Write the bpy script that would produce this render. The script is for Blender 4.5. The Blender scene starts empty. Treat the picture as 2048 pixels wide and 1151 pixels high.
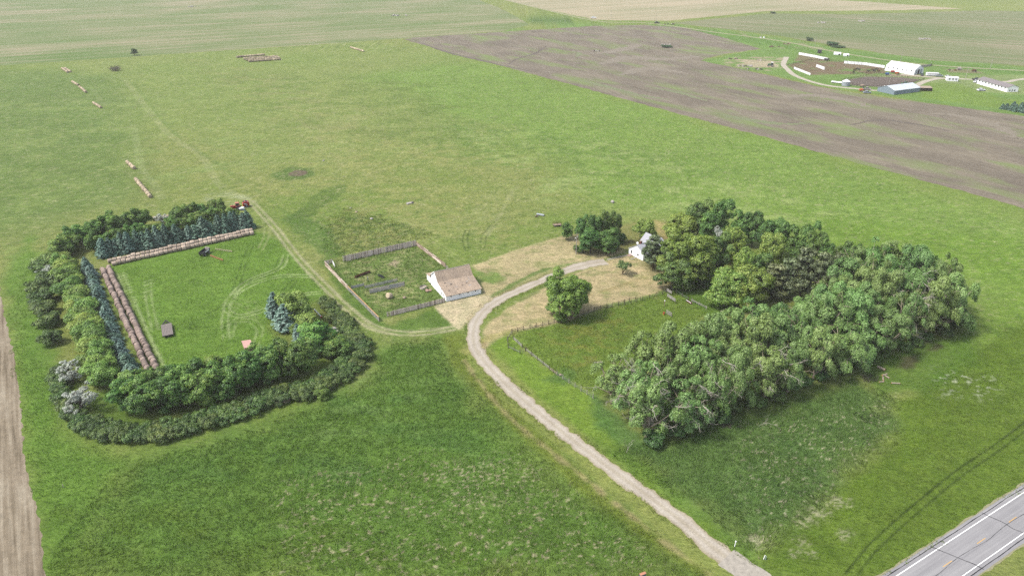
import bpy, math, random
import numpy as np
from mathutils import Vector, Matrix

# ------------------------------------------------------------------ camera, sky, sun, exposure
scene = bpy.context.scene
COL = scene.collection
CAM_H = 117.0
FPX = 1420.0
TILT = math.atan(725.0 / FPX)
cam_d = bpy.data.cameras.new("camera")
cam = bpy.data.objects.new("camera", cam_d)
COL.objects.link(cam)
cam.location = (0, 0, CAM_H)
cam.rotation_euler = (math.pi / 2 - TILT, 0, 0)
cam_d.sensor_width = 36.0
cam_d.lens = 36.0 * FPX / 2048.0
cam_d.clip_start = 1.0
cam_d.clip_end = 20000.0
scene.camera = cam

SUN_EL = math.radians(55)
SUN_AZ = Vector((-0.96, -0.24, 0)).normalized()
SUN_DIR = Vector((SUN_AZ.x * math.cos(SUN_EL), SUN_AZ.y * math.cos(SUN_EL), math.sin(SUN_EL)))
world = bpy.data.worlds.new("World")
scene.world = world
world.use_nodes = True
wn = world.node_tree.nodes
sky = wn.new("ShaderNodeTexSky")
sky.sky_type = 'NISHITA'
sky.sun_disc = False
sky.sun_elevation = SUN_EL
sky.sun_rotation = math.atan2(SUN_AZ.x, SUN_AZ.y)
sky.altitude = 600
sky.dust_density = 4.0
wn["Background"].inputs["Strength"].default_value = 0.15
sky_hs = wn.new("ShaderNodeHueSaturation")              # thin high cloud: a paler sky than clear blue
sky_hs.inputs["Saturation"].default_value = 0.55
world.node_tree.links.new(sky.outputs["Color"], sky_hs.inputs["Color"])
world.node_tree.links.new(sky_hs.outputs["Color"], wn["Background"].inputs["Color"])
sun_d = bpy.data.lights.new("sun", 'SUN')
sun_d.energy = 2.3
sun_d.angle = math.radians(11.0)
sun_d.color = (1.0, 0.95, 0.87)
sun = bpy.data.objects.new("sun", sun_d)
COL.objects.link(sun)
sun.rotation_euler = SUN_DIR.to_track_quat('Z', 'Y').to_euler()
sun.location = (-200, 60, 300)
scene.view_settings.view_transform = 'Standard'
scene.view_settings.look = 'None'
scene.view_settings.exposure = 1.36
scene.view_settings.gamma = 1.0
scene.render.engine = 'CYCLES'
scene.cycles.max_bounces = 6
scene.cycles.diffuse_bounces = 3
scene.cycles.transmission_bounces = 3
scene.cycles.volume_bounces = 0
scene.cycles.use_denoising = False

random.seed(7)
RNG = np.random.default_rng(11)

# ------------------------------------------------------------------ mapping: a point of the ground plane seen at a place of the photograph
_s, _c = math.sin(TILT), math.cos(TILT)
def G(px, py, z=0.0):
    u, v = px - 1024.0, 575.5 - py
    dz, dy = v * _c - FPX * _s, v * _s + FPX * _c
    k = (CAM_H - z) / -dz
    return Vector((u * k, dy * k, z))
def proj(x, y, z):
    dz = z - CAM_H
    d = y * _c - dz * _s
    return 1024 + FPX * x / d, 575.5 - FPX * (y * _s + dz * _c) / d
def height_at(p, pytop):
    lo, hi = 0.0, 60.0
    for _ in range(40):
        m = (lo + hi) / 2
        if proj(p.x, p.y, m)[1] > pytop: lo = m
        else: hi = m
    return lo
def GP(pts): return [G(*p) for p in pts]

# ------------------------------------------------------------------ numpy value noise
_tab = np.random.default_rng(5).random((256, 256)).astype(np.float32)
def vnoise(x, y):
    xi = np.floor(x).astype(np.int64); yi = np.floor(y).astype(np.int64)
    fx = x - xi; fy = y - yi
    fx = fx * fx * (3 - 2 * fx); fy = fy * fy * (3 - 2 * fy)
    a = _tab[xi & 255, yi & 255]; b = _tab[(xi + 1) & 255, yi & 255]
    c = _tab[xi & 255, (yi + 1) & 255]; d = _tab[(xi + 1) & 255, (yi + 1) & 255]
    return (a * (1 - fx) + b * fx) * (1 - fy) + (c * (1 - fx) + d * fx) * fy
def fbm(x, y, s, o=3, seed=0):
    x = x / s + 17.3 * seed + 1000; y = y / s - 9.1 * seed + 1000
    r = 0; a = 1; t = 0
    for i in range(o):
        r = r + a * vnoise(x, y); t += a; a *= .5; x = x * 2.03 + 5.1; y = y * 2.03 + 3.7
    return r / t                                       # 0..1, mean .5

# ------------------------------------------------------------------ colours: real albedo from the colour a lit surface shows
KEXP = 2.7
def lin(c):
    c = c / 255.0
    return c / 12.92 if c <= .04045 else ((c + .055) / 1.055) ** 2.4
def A(r, g, b, k=None):
    k = k or KEXP
    return (lin(r) / k, lin(g) / k, lin(b) / k)

# ------------------------------------------------------------------ materials
def new_mat(name):
    m = bpy.data.materials.new(name); m.use_nodes = True
    nt = m.node_tree
    b = nt.nodes["Principled BSDF"]
    b.inputs["Roughness"].default_value = .85
    b.inputs["Specular IOR Level"].default_value = .2
    return m, nt, b
def mapped(nt, scale=(1, 1, 1), rot=0.0):
    """Object coordinates, turned first and then scaled, so that streaks can run along any direction."""
    tc = nt.nodes.new("ShaderNodeTexCoord"); last = tc.outputs["Object"]
    if rot:
        mr = nt.nodes.new("ShaderNodeMapping"); mr.inputs["Rotation"].default_value = (0, 0, rot)
        nt.links.new(last, mr.inputs["Vector"]); last = mr.outputs[0]
    mp = nt.nodes.new("ShaderNodeMapping"); mp.inputs["Scale"].default_value = scale
    nt.links.new(last, mp.inputs["Vector"])
    return mp
def noise(nt, vec, scale, detail=4, rough=.6):
    n = nt.nodes.new("ShaderNodeTexNoise")
    n.inputs["Scale"].default_value = scale; n.inputs["Detail"].default_value = detail
    n.inputs["Roughness"].default_value = rough
    if vec is not None: nt.links.new(vec.outputs[0], n.inputs["Vector"])
    return n
def ramp(nt, fac, stops):
    r = nt.nodes.new("ShaderNodeValToRGB")
    el = r.color_ramp.elements
    while len(el) < len(stops): el.new(.5)
    for e, (p, c) in zip(el, stops):
        e.position = p; e.color = (*c, 1)
    nt.links.new(fac, r.inputs["Fac"])
    return r
def mixc(nt, fac, a, b, mode='MIX'):
    m = nt.nodes.new("ShaderNodeMix"); m.data_type = 'RGBA'; m.blend_type = mode
    for sock, val in ((m.inputs[0], fac), (m.inputs[6], a), (m.inputs[7], b)):
        if isinstance(val, bpy.types.NodeSocket): nt.links.new(val, sock)
        elif isinstance(val, tuple): sock.default_value = (*val, 1) if len(val) == 3 else val
        else: sock.default_value = val
    return m.outputs[2]
def bump(nt, b, height, strength=.5, dist=.1):
    n = nt.nodes.new("ShaderNodeBump")
    n.inputs["Strength"].default_value = strength; n.inputs["Distance"].default_value = dist
    nt.links.new(height, n.inputs["Height"]); nt.links.new(n.outputs["Normal"], b.inputs["Normal"])
def speckled(name, base, var=.35, scale=3.0, rough=.85, stretch=(1, 1, 1), dark=None, bumpd=0.0, spec=.2, metal=0.0):
    m, nt, b = new_mat(name)
    mp = mapped(nt, stretch)
    n = noise(nt, mp, scale, 5, .65)
    lo = dark or tuple(c * (1 - var) for c in base)
    hi = tuple(min(1, c * (1 + var)) for c in base)
    r = ramp(nt, n.outputs["Fac"], [(.25, lo), (.5, base), (.78, hi)])
    nt.links.new(r.outputs[0], b.inputs["Base Color"])
    b.inputs["Roughness"].default_value = rough; b.inputs["Specular IOR Level"].default_value = spec
    b.inputs["Metallic"].default_value = metal
    if bumpd: bump(nt, b, n.outputs["Fac"], .6, bumpd)
    return m

def leaf_mat(name, dark, mid, light, trans=.28, hv=.25, spread=1.0):
    """Foliage: leaf tint from a face attribute, a shift per tree, diffuse with some light let through."""
    m = bpy.data.materials.new(name); m.use_nodes = True
    nt = m.node_tree; nt.nodes.clear()
    out = nt.nodes.new("ShaderNodeOutputMaterial")
    at = nt.nodes.new("ShaderNodeAttribute"); at.attribute_name = "tint"
    r = ramp(nt, at.outputs["Fac"], [(0.05, dark), (.5, mid), (.97, light)])
    oi = nt.nodes.new("ShaderNodeObjectInfo")
    mr = nt.nodes.new("ShaderNodeMapRange")
    mr.inputs["To Min"].default_value = 1 - hv; mr.inputs["To Max"].default_value = 1 + hv
    nt.links.new(oi.outputs["Random"], mr.inputs["Value"])
    mr2 = nt.nodes.new("ShaderNodeMapRange")
    mr2.inputs["To Min"].default_value = .5 + .022 * spread; mr2.inputs["To Max"].default_value = .5 - .022 * spread
    mm = nt.nodes.new("ShaderNodeMath"); mm.operation = 'FRACT'
    m2 = nt.nodes.new("ShaderNodeMath"); m2.operation = 'MULTIPLY'; m2.inputs[1].default_value = 7.31
    nt.links.new(oi.outputs["Random"], m2.inputs[0]); nt.links.new(m2.outputs[0], mm.inputs[0]); nt.links.new(mm.outputs[0], mr2.inputs["Value"])
    hs = nt.nodes.new("ShaderNodeHueSaturation")
    nt.links.new(mr.outputs[0], hs.inputs["Value"]); nt.links.new(mr2.outputs[0], hs.inputs["Hue"]); nt.links.new(r.outputs[0], hs.inputs["Color"])
    d = nt.nodes.new("ShaderNodeBsdfDiffuse"); t = nt.nodes.new("ShaderNodeBsdfTranslucent")
    mx = nt.nodes.new("ShaderNodeMixShader"); mx.inputs[0].default_value = trans
    nt.links.new(hs.outputs[0], d.inputs["Color"]); nt.links.new(hs.outputs[0], t.inputs["Color"])
    nt.links.new(d.outputs[0], mx.inputs[1]); nt.links.new(t.outputs[0], mx.inputs[2])
    gl = nt.nodes.new("ShaderNodeBsdfGlossy"); gl.inputs["Roughness"].default_value = .55
    gl.inputs["Color"].default_value = (.8, .85, .8, 1)
    mg = nt.nodes.new("ShaderNodeMixShader"); mg.inputs[0].default_value = .035
    nt.links.new(mx.outputs[0], mg.inputs[1]); nt.links.new(gl.outputs[0], mg.inputs[2])
    nt.links.new(mg.outputs[0], out.inputs["Surface"])
    return m

def stripe_field(name, c0, c1, c2, ang, sx, sy, big=90.0, var=.5, bias=.0):
    """Cropland: long narrow streaks along the working direction, broken by broad patches."""
    m, nt, b = new_mat(name)
    mp = mapped(nt, (sx, sy, 1), -ang)
    n1 = noise(nt, mp, 1.0, 5, .62)
    mp2 = mapped(nt, (1 / big, 1.6 / big, 1), -ang)
    n2 = noise(nt, mp2, 1.0, 4, .55)
    mp3 = mapped(nt, (1, 1, 1), 0)
    n3 = noise(nt, mp3, .55, 4, .7)
    add = nt.nodes.new("ShaderNodeMath"); add.operation = 'MULTIPLY_ADD'
    add.inputs[1].default_value = .75; nt.links.new(n1.outputs["Fac"], add.inputs[0])
    mu = nt.nodes.new("ShaderNodeMath"); mu.operation = 'MULTIPLY_ADD'; mu.inputs[1].default_value = var; mu.inputs[2].default_value = bias - var * .5 + .125
    nt.links.new(n2.outputs["Fac"], mu.inputs[0]); nt.links.new(mu.outputs[0], add.inputs[2])
    r = ramp(nt, add.outputs[0], [(.34, c0), (.5, c1), (.66, c2)])
    r3 = ramp(nt, n3.outputs["Fac"], [(.25, (.72, .72, .72)), (.75, (1.28, 1.28, 1.28))])
    col = mixc(nt, .8, r.outputs[0], r3.outputs[0], 'MULTIPLY')
    nt.links.new(col, b.inputs["Base Color"])
    b.inputs["Roughness"].default_value = .95; b.inputs["Specular IOR Level"].default_value = .05
    return m

# ------------------------------------------------------------------ mesh helpers
def tag(o, label=None, cat=None, group=None, kind=None):
    if label: o["label"] = label
    if cat: o["category"] = cat
    if group: o["group"] = group
    if kind: o["kind"] = kind
    return o
def thing(name, loc, label, cat, rz=0.0, group=None):
    o = bpy.data.objects.new(name, None); COL.objects.link(o)
    o.empty_display_size = .3
    o.location = loc; o.rotation_euler = (0, 0, rz)
    return tag(o, label, cat, group)
class MB:
    def __init__(self): self.v = []; self.f = []; self.mi = []; self.cur = 0
    def quad(self, *p):
        b = len(self.v); self.v += [tuple(q) for q in p]; self.f.append(tuple(range(b, b + len(p)))); self.mi.append(self.cur); return self
    def box(self, c, s, rz=0.0, rx=0.0, ry=0.0, taper=1.0):
        M = Matrix.Rotation(rz, 3, 'Z') @ Matrix.Rotation(ry, 3, 'Y') @ Matrix.Rotation(rx, 3, 'X')
        b = len(self.v); c = Vector(c)
        for z in (-.5, .5):
            k = taper if z > 0 else 1
            for x, y in ((-.5, -.5), (.5, -.5), (.5, .5), (-.5, .5)):
                self.v.append(tuple(c + M @ Vector((x * s[0] * k, y * s[1] * k, z * s[2]))))
        for q in ((0, 3, 2, 1), (4, 5, 6, 7), (0, 1, 5, 4), (1, 2, 6, 5), (2, 3, 7, 6), (3, 0, 4, 7)):
            self.f.append(tuple(b + i for i in q)); self.mi.append(self.cur)
        return self
    def tube(self, pts, rad, n=6, cap=True):
        pts = [Vector(p) for p in pts]
        if not hasattr(rad, '__len__'): rad = [rad] * len(pts)
        b = len(self.v)
        for i, p in enumerate(pts):
            d = (pts[min(i + 1, len(pts) - 1)] - pts[max(i - 1, 0)])
            d = d.normalized() if d.length > 1e-9 else Vector((0, 0, 1))
            up = Vector((0, 0, 1)) if abs(d.z) < .9 else Vector((1, 0, 0))
            x = d.cross(up).normalized(); y = x.cross(d)
            for k in range(n):
                a = 2 * math.pi * k / n
                self.v.append(tuple(p + (x * math.cos(a) + y * math.sin(a)) * rad[i]))
        for i in range(len(pts) - 1):
            for k in range(n):
                self.f.append((b + i * n + k, b + i * n + (k + 1) % n, b + (i + 1) * n + (k + 1) % n, b + (i + 1) * n + k)); self.mi.append(self.cur)
        if cap:
            self.f.append(tuple(b + k for k in reversed(range(n)))); self.mi.append(self.cur)
            e = b + (len(pts) - 1) * n
            self.f.append(tuple(e + k for k in range(n))); self.mi.append(self.cur)
        return self
    def bar(self, p, q, w, h):
        p, q = Vector(p), Vector(q); d = q - p
        L = d.length
        rz = math.atan2(d.y, d.x); ry = -math.asin(max(-1, min(1, d.z / L)))
        return self.box((p + q) / 2, (L, w, h), rz, 0, ry)
    def prism(self, poly, axis_p, axis_q, side):
        """poly of (s,z) swept from axis_p to axis_q; s runs along side."""
        P, Q, S = Vector(axis_p), Vector(axis_q), Vector(side)
        b = len(self.v); n = len(poly)
        for O in (P, Q):
            for s, z in poly: self.v.append(tuple(O + S * s + Vector((0, 0, z))))
        self.f.append(tuple(b + i for i in range(n))); self.mi.append(self.cur)
        self.f.append(tuple(b + n + i for i in reversed(range(n)))); self.mi.append(self.cur)
        for i in range(n):
            j = (i + 1) % n
            self.f.append((b + j, b + i, b + n + i, b + n + j)); self.mi.append(self.cur)
        return self
    def mesh(self, name, mats, smooth=False):
        me = bpy.data.meshes.new(name); me.from_pydata(self.v, [], self.f)
        for m in (mats if isinstance(mats, (list, tuple)) else [mats]): me.materials.append(m)
        if any(self.mi): me.polygons.foreach_set("material_index", self.mi)
        if smooth: me.polygons.foreach_set("use_smooth", [True] * len(me.polygons))
        me.update(); return me
    def build(self, name, mats, parent=None, smooth=False, label=None):
        o = bpy.data.objects.new(name, self.mesh(name, mats, smooth)); COL.objects.link(o)
        if parent is not None: o.parent = parent
        if label: o["label"] = label
        return o
def link_mesh(name, me, parent=None, loc=(0, 0, 0)):
    o = bpy.data.objects.new(name, me); COL.objects.link(o); o.location = loc
    if parent is not None: o.parent = parent
    return o
def copy_tree(o, parent=None):
    kids = list(o.children)
    c = o.copy(); COL.objects.link(c)
    if parent is not None: c.parent = parent
    for ch in kids: copy_tree(ch, c)
    return c
def np_mesh(name, verts, faces, mat, fattr=None, vattr=None, smooth=False):
    verts = np.asarray(verts, np.float32); faces = np.asarray(faces, np.int32)
    k = faces.shape[1]
    me = bpy.data.meshes.new(name)
    me.vertices.add(len(verts)); me.vertices.foreach_set("co", verts.ravel())
    me.loops.add(faces.size); me.loops.foreach_set("vertex_index", faces.ravel())
    me.polygons.add(len(faces)); me.polygons.foreach_set("loop_start", np.arange(len(faces), dtype=np.int32) * k)
    if smooth: me.polygons.foreach_set("use_smooth", np.ones(len(faces), bool))
    me.materials.append(mat)
    for nm, arr in (fattr or {}).items():
        a = me.attributes.new(nm, 'FLOAT', 'FACE'); a.data.foreach_set("value", np.asarray(arr, np.float32))
    for nm, arr in (vattr or {}).items():
        a = me.attributes.new(nm, 'FLOAT_COLOR', 'POINT')
        rgba = np.ones((len(verts), 4), np.float32); rgba[:, :3] = arr
        a.data.foreach_set("color", rgba.ravel())
    me.update(calc_edges=True); me.validate()
    return me
ORD = "first second third fourth fifth sixth seventh eighth ninth tenth eleventh twelfth thirteenth fourteenth fifteenth sixteenth seventeenth eighteenth nineteenth twentieth".split()
ORD += ["twenty-" + w for w in ORD[:9]] + ["thirtieth"] + ["thirty-" + w for w in ORD[:9]] + ["fortieth"] + ["forty-" + w for w in ORD[:9]] + ["fiftieth"] + ["fifty-" + w for w in ORD[:9]] + ["sixtieth"]
HAZE_D = 0.00008
# ------------------------------------------------------------------ THE GROUND: one sheet, its plant cover painted by zone
OPS = []
def zone(pts, rgb, feather=1.5, jit=1.5, js=6.0, a=1.0, world=False, mask=None):
    P = np.array([tuple(p)[:2] for p in (pts if world else GP(pts))])
    OPS.append(('poly', P, np.array(A(*rgb)), feather, jit, js, a, mask))
def stroke(pts, width, rgb, feather=.4, jit=.3, js=2.5, a=1.0, broken=0.0, off=0.0):
    P = smooth_line([tuple(p)[:2] for p in GP(pts)], 2.0 + width)
    if off: P = offset_line(P, off)
    OPS.append(('line', P, np.array(A(*rgb)), feather, jit, js, a, (broken, width / 2)))
def tracks(pts, rgb, w=.55, gap=1.9, a=.7, broken=.3, feather=.35):
    w = w * 1.0 + .15; a = min(1, a * .88); broken = broken * 1.1 + .05
    for o in (-gap / 2, gap / 2): stroke(pts, w, rgb, feather, .25, 3.0, a, broken, o)
def smooth_line(pts, step=2.0):
    """Catmull-Rom through the points, resampled."""
    P = [np.array(p, float) for p in pts]
    if len(P) == 2:
        n = max(2, int(np.linalg.norm(P[1] - P[0]) / step)); return np.array([P[0] + (P[1] - P[0]) * t for t in np.linspace(0, 1, n + 1)])
    E_ = [2 * P[0] - P[1]] + P + [2 * P[-1] - P[-2]]
    out = []
    for i in range(1, len(E_) - 2):
        p0, p1, p2, p3 = E_[i - 1:i + 3]
        n = max(1, int(np.linalg.norm(p2 - p1) / step))
        for k in range(n):
            t = k / n
            out.append(.5 * (2 * p1 + (p2 - p0) * t + (2 * p0 - 5 * p1 + 4 * p2 - p3) * t * t + (3 * p1 - p0 - 3 * p2 + p3) * t ** 3))
    out.append(P[-1]); return np.array(out)
def offset_line(P, d):
    T = np.gradient(P, axis=0); T /= np.linalg.norm(T, axis=1)[:, None] + 1e-9
    return P + np.stack([-T[:, 1], T[:, 0]], 1) * d
def seg_dist(X, Y, P, closed):
    d = np.full(X.shape, 1e9)
    n = len(P)
    for i in range(n if closed else n - 1):
        a, b = P[i], P[(i + 1) % n]
        ab = b - a; L = ab @ ab + 1e-12
        t = np.clip(((X - a[0]) * ab[0] + (Y - a[1]) * ab[1]) / L, 0, 1)
        d = np.minimum(d, (X - a[0] - t * ab[0]) ** 2 + (Y - a[1] - t * ab[1]) ** 2)
    return np.sqrt(d)
def inside(X, Y, P):
    r = np.zeros(X.shape, bool); n = len(P)
    for i in range(n):
        a, b = P[i], P[(i + 1) % n]
        if a[1] == b[1]: continue
        c = (a[1] > Y) != (b[1] > Y)
        r ^= c & (X < (b[0] - a[0]) * (Y - a[1]) / (b[1] - a[1]) + a[0])
    return r
def ground_colour(X, Y):
    n1 = fbm(X, Y, 60, 3, 1); n2 = fbm(X, Y, 14, 3, 2); n3 = fbm(X, Y * 1.8, 2.4, 3, 3)
    w = np.clip((n1 - .5) * 2.2 + (n2 - .5) * 1.0 + .5, 0, 1)[:, None]
    c = np.array(A(122, 152, 66)) * (1 - w) + np.array(A(146, 158, 84)) * w
    c = c * (1 + (n3[:, None] - .5) * .35)
    for kind, P, rgb, f, jit, js, a, ex in OPS:
        mg = f + jit + (ex[1] if kind == 'line' else 0) + .5
        lo, hi = P.min(0) - mg, P.max(0) + mg
        idx = np.nonzero((X > lo[0]) & (X < hi[0]) & (Y > lo[1]) & (Y < hi[1]))[0]
        if not len(idx): continue
        x, y = X[idx], Y[idx]
        if kind == 'poly':
            d = seg_dist(x, y, P, True); d = np.where(inside(x, y, P), -d, d)
        else:
            # split the line so that each piece only looks at points near it
            d = np.full(x.shape, 1e9)
            for i in range(0, len(P) - 1, 12):
                Q = P[i:i + 13]
                l2, h2 = Q.min(0) - mg, Q.max(0) + mg
                k = np.nonzero((x > l2[0]) & (x < h2[0]) & (y > l2[1]) & (y < h2[1]))[0]
                if len(k): d[k] = np.minimum(d[k], seg_dist(x[k], y[k], Q, False))
            d = d - ex[1]
        d = d + jit * (fbm(x, y, js, 2, 4) - .5) * 2
        t = np.clip(.5 - d / (2 * f), 0, 1); t = t * t * (3 - 2 * t) * a
        if kind == 'line' and ex[0] > 0:
            t = t * np.clip((fbm(x, y, 5.0, 2, 6) - .5 + (.5 - ex[0])) * 6 + .5, 0, 1)
        if kind == 'poly' and ex is not None:
            sc, thr, hard, sd = ex
            t = t * np.clip((fbm(x, y * 1.5, sc, 3, sd) - thr) * hard, 0, 1)
        t = t[:, None]
        var = 1 + (n3[idx][:, None] - .5) * .45 + (n2[idx][:, None] - .5) * .25
        c[idx] = c[idx] * (1 - t) + rgb * var * t
    c[:, 0] += np.maximum(0, c[:, 1] - c[:, 0]) * .20       # early summer grass leans to yellow
    lum = c.mean(1, keepdims=True)
    return c * .95 + lum * .05

# --- pasture tones
zone([(0, 140), (420, 95), (800, 82), (1300, 215), (1000, 330), (600, 330), (300, 260), (0, 330)], (134, 160, 80), 40, 30, 60, .6)
zone([(-300, 150), (0, 140), (230, 150), (300, 400), (100, 470), (-200, 500)], (104, 140, 66), 25, 15, 40, .8)
zone([(700, 150), (950, 120), (1500, 270), (2048, 430), (2300, 560), (2000, 650), (1700, 480), (1250, 420), (1000, 260)], (118, 162, 66), 22, 15, 40, .8)
zone([(1550, 420), (2048, 480), (2300, 700), (2048, 760), (1950, 720), (1960, 560), (1700, 520)], (112, 158, 52), 12, 10, 20, .85)
zone([(560, 300), (700, 240), (950, 290), (900, 420), (700, 430), (560, 400)], (164, 166, 96), 16, 12, 18, .6, mask=(9, .42, 3, 11))
zone([(420, 140), (800, 160), (1000, 240), (900, 300), (560, 260)], (112, 142, 62), 20, 12, 20, .7, mask=(16, .47, 5, 45))
zone([(0, 200), (400, 180), (560, 300), (420, 380), (0, 440)], (136, 162, 84), 20, 12, 20, .7, mask=(18, .5, 5, 46))
zone([(900, 250), (1300, 300), (1700, 420), (1700, 470), (1100, 400)], (150, 176, 96), 15, 10, 20, .8, mask=(9, .5, 5, 47))
zone([(850, 220), (1250, 290), (1500, 340), (1300, 380), (900, 330)], (102, 144, 60), 15, 10, 20, .7, mask=(8, .52, 5, 48))
zone([(380, 120), (560, 150), (760, 230), (700, 320), (560, 250)], (160, 164, 100), 18, 10, 25, .55, mask=(14, .42, 4, 12))
zone([(640, 430), (760, 390), (930, 400), (1060, 440), (1000, 500), (830, 480), (690, 500)], (156, 160, 92), 9, 8, 8, .7, mask=(4, .45, 5, 13))
zone([(640, 440), (700, 420), (880, 470), (830, 482), (690, 512), (640, 505)], (88, 122, 56), 3, 4, 3, .75, mask=(2.5, .45, 6, 14))
zone([(560, 440), (600, 470), (650, 520), (690, 512), (660, 460), (600, 420)], (88, 130, 54), 2, 2, 5, .8)
zone([(575, 440), (650, 372), (694, 366), (690, 385), (610, 440)], (92, 128, 52), 1.5, 2.5, 4, .75)
zone([(920, 420), (1000, 370), (1040, 380), (1000, 440), (930, 490)], (158, 168, 104), 8, 6, 6, .5, mask=(3, .45, 5, 15))
zone([(540, 348), (575, 335), (625, 337), (630, 352), (580, 362), (550, 360)], (82, 124, 52), 2, 2, 4, .8)
zone([(578, 346), (592, 339), (614, 342), (616, 348), (596, 352), (580, 351)], (128, 112, 92), 1, 1, 3, 1)
zone([(-200, 110), (800, 80), (2048, 430), (2300, 700), (1600, 700), (900, 690), (400, 900), (-200, 700)], (80, 120, 46), 10, 5, 10, .5, mask=(1.5, .6, 8, 60))
zone([(-200, 110), (800, 80), (2048, 430), (2300, 700), (1600, 700), (900, 690), (400, 900), (-200, 700)], (196, 190, 142), 10, 5, 10, .45, mask=(1.0, .66, 10, 61))
# --- left margin, enclosure
zone([(2, 560), (60, 470), (120, 600), (110, 720), (120, 870), (260, 920), (110, 1151), (80, 1140), (45, 800)], (96, 146, 52), 4, 3, 8, .9)
zone([(0, 470), (60, 520), (62, 700), (20, 640)], (124, 162, 76), 3, 2, 5, .6, mask=(3, .5, 5, 16))
zone([(205, 530), (340, 500), (508, 462), (560, 480), (650, 582), (640, 640), (560, 700), (330, 760), (240, 640)], (102, 150, 54), 2, 2, 6, .95)
zone([(200, 540), (235, 545), (330, 745), (300, 750)], (122, 140, 72), 1.5, 1, 4, .6)
zone([(540, 630), (640, 600), (690, 640), (680, 690), (560, 700)], (122, 136, 66), 3, 3, 5, .75)
zone([(100, 560), (130, 560), (190, 740), (140, 740), (108, 690)], (134, 146, 72), 2, 2, 5, .8)
zone([(170, 790), (240, 780), (300, 850), (230, 860), (180, 840)], (84, 124, 44), 2, 2, 5, .8)
# --- corral
zone([(650, 522), (690, 522), (832, 490), (893, 535), (960, 586), (892, 604), (774, 636), (758, 642)], (112, 144, 70), 1.2, 1, 4, .95)
zone([(660, 522), (832, 492), (900, 570), (760, 620)], (176, 178, 118), 2, 2, 4, .7, mask=(1.8, .52, 7, 17))
zone([(778, 527), (790, 519), (800, 524), (790, 533)], (190, 176, 138), .8, 1, 2, .9)
zone([(640, 520), (655, 520), (765, 642), (780, 650), (890, 612), (915, 655), (800, 668), (740, 650), (690, 610)], (90, 132, 52), 1.5, 1.5, 4, .9)
# --- front field and verge along the drive
zone([(110, 1151), (260, 915), (420, 880), (640, 800), (735, 760), (760, 680), (800, 668), (880, 668), (905, 730), (1010, 850), (1180, 1000), (1420, 1151)], (92, 138, 54), 9, 6, 9, .95)
zone([(300, 960), (560, 860), (760, 740), (860, 780), (1000, 930), (900, 1000), (600, 1000)], (84, 132, 58), 12, 8, 12, .75, mask=(9, .42, 4, 18))
zone([(100, 1000), (400, 1000), (800, 1080), (1300, 1130), (1300, 1151), (120, 1151)], (90, 126, 42), 10, 5, 8, .7, mask=(8, .42, 4, 22))
zone([(640, 820), (760, 740), (850, 770), (800, 880), (640, 880)], (122, 164, 84), 8, 5, 6, .6, mask=(5, .48, 5, 19))
zone([(560, 960), (880, 900), (1080, 940), (1320, 1130), (1300, 1151), (540, 1151)], (196, 184, 148), 4, 5, 5, .85, mask=(.7, .665, 9, 20))
zone([(880, 920), (1050, 900), (1060, 990), (920, 1010)], (196, 186, 150), 4, 4, 5, .8, mask=(.6, .64, 9, 21))
zone([(885, 668), (925, 665), (945, 740), (1060, 850), (1180, 960), (1300, 1060), (1440, 1151), (1400, 1151), (1180, 1000), (1000, 830), (905, 730)], (118, 140, 52), 1.2, .8, 5, .9)
zone([(930, 690), (975, 690), (1150, 860), (1330, 1010), (1500, 1130), (1520, 1151), (1420, 1151), (1180, 945), (1000, 800)], (146, 160, 80), 1.2, .8, 4, .8)
stroke([(928, 720), (1010, 825), (1150, 940), (1300, 1060), (1420, 1151)], 1.2, (186, 170, 120), .8, .8, 3, .7, .3)
stroke([(1180, 1000), (1320, 1110), (1370, 1151)], 3.0, (92, 122, 44), 1.5, 1, 4, .5, .1)
# --- right of the drive
zone([(975, 690), (1020, 665), (1050, 705), (1185, 790), (1260, 900), (1520, 1120), (1480, 1120), (1330, 1000), (1120, 830)], (116, 156, 52), 1.5, 1.5, 5, .95)
zone([(1180, 780), (1250, 840), (1310, 905), (1260, 900), (1190, 850)], (84, 134, 64), 2, 2, 4, .85)
zone([(1020, 667), (1140, 640), (1340, 578), (1420, 614), (1350, 700), (1200, 790), (1110, 745)], (110, 144, 54), 1, .8, 4, .95)
zone([(1080, 665), (1250, 620), (1260, 690), (1160, 740)], (140, 144, 64), 4, 4, 5, .6, mask=(3, .48, 6, 23))
zone([(1340, 575), (1400, 560), (1480, 610), (1430, 640)], (84, 130, 44), 2, 1, 4, .9)
zone([(1085, 760), (1125, 735), (1160, 745), (1130, 770)], (84, 130, 60), 1, 1, 2, .7)
zone([(1230, 900), (1330, 870), (1560, 800), (1700, 750), (1790, 800), (1800, 860), (1660, 1000), (1525, 1115), (1400, 1020)], (86, 130, 62), 7.0, 5, 7, .92)
zone([(1480, 850), (1790, 790), (1790, 870), (1600, 1040), (1520, 1100), (1480, 960)], (206, 198, 164), 3, 3, 4, .85, mask=(.6, .675, 9, 24))
zone([(1430, 880), (1700, 830), (1640, 1000), (1500, 1020)], (74, 118, 58), 6, 4, 6, .5, mask=(5, .5, 5, 25))
zone([(1790, 800), (2048, 640), (2300, 760), (2300, 860), (2048, 1000), (1800, 1160), (1640, 1170), (1530, 1140), (1530, 1112), (1660, 1000), (1800, 862)], (98, 134, 42), 3, 2, 6, .95)
zone([(1660, 1000), (1800, 870), (1900, 840), (1800, 960), (1650, 1080)], (96, 134, 36), 4, 3, 5, .6, mask=(5, .45, 5, 26))
zone([(1700, 720), (1830, 690), (1950, 660), (1960, 720), (1860, 780), (1760, 790)], (82, 132, 42), 3, 2, 5, .8)
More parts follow.
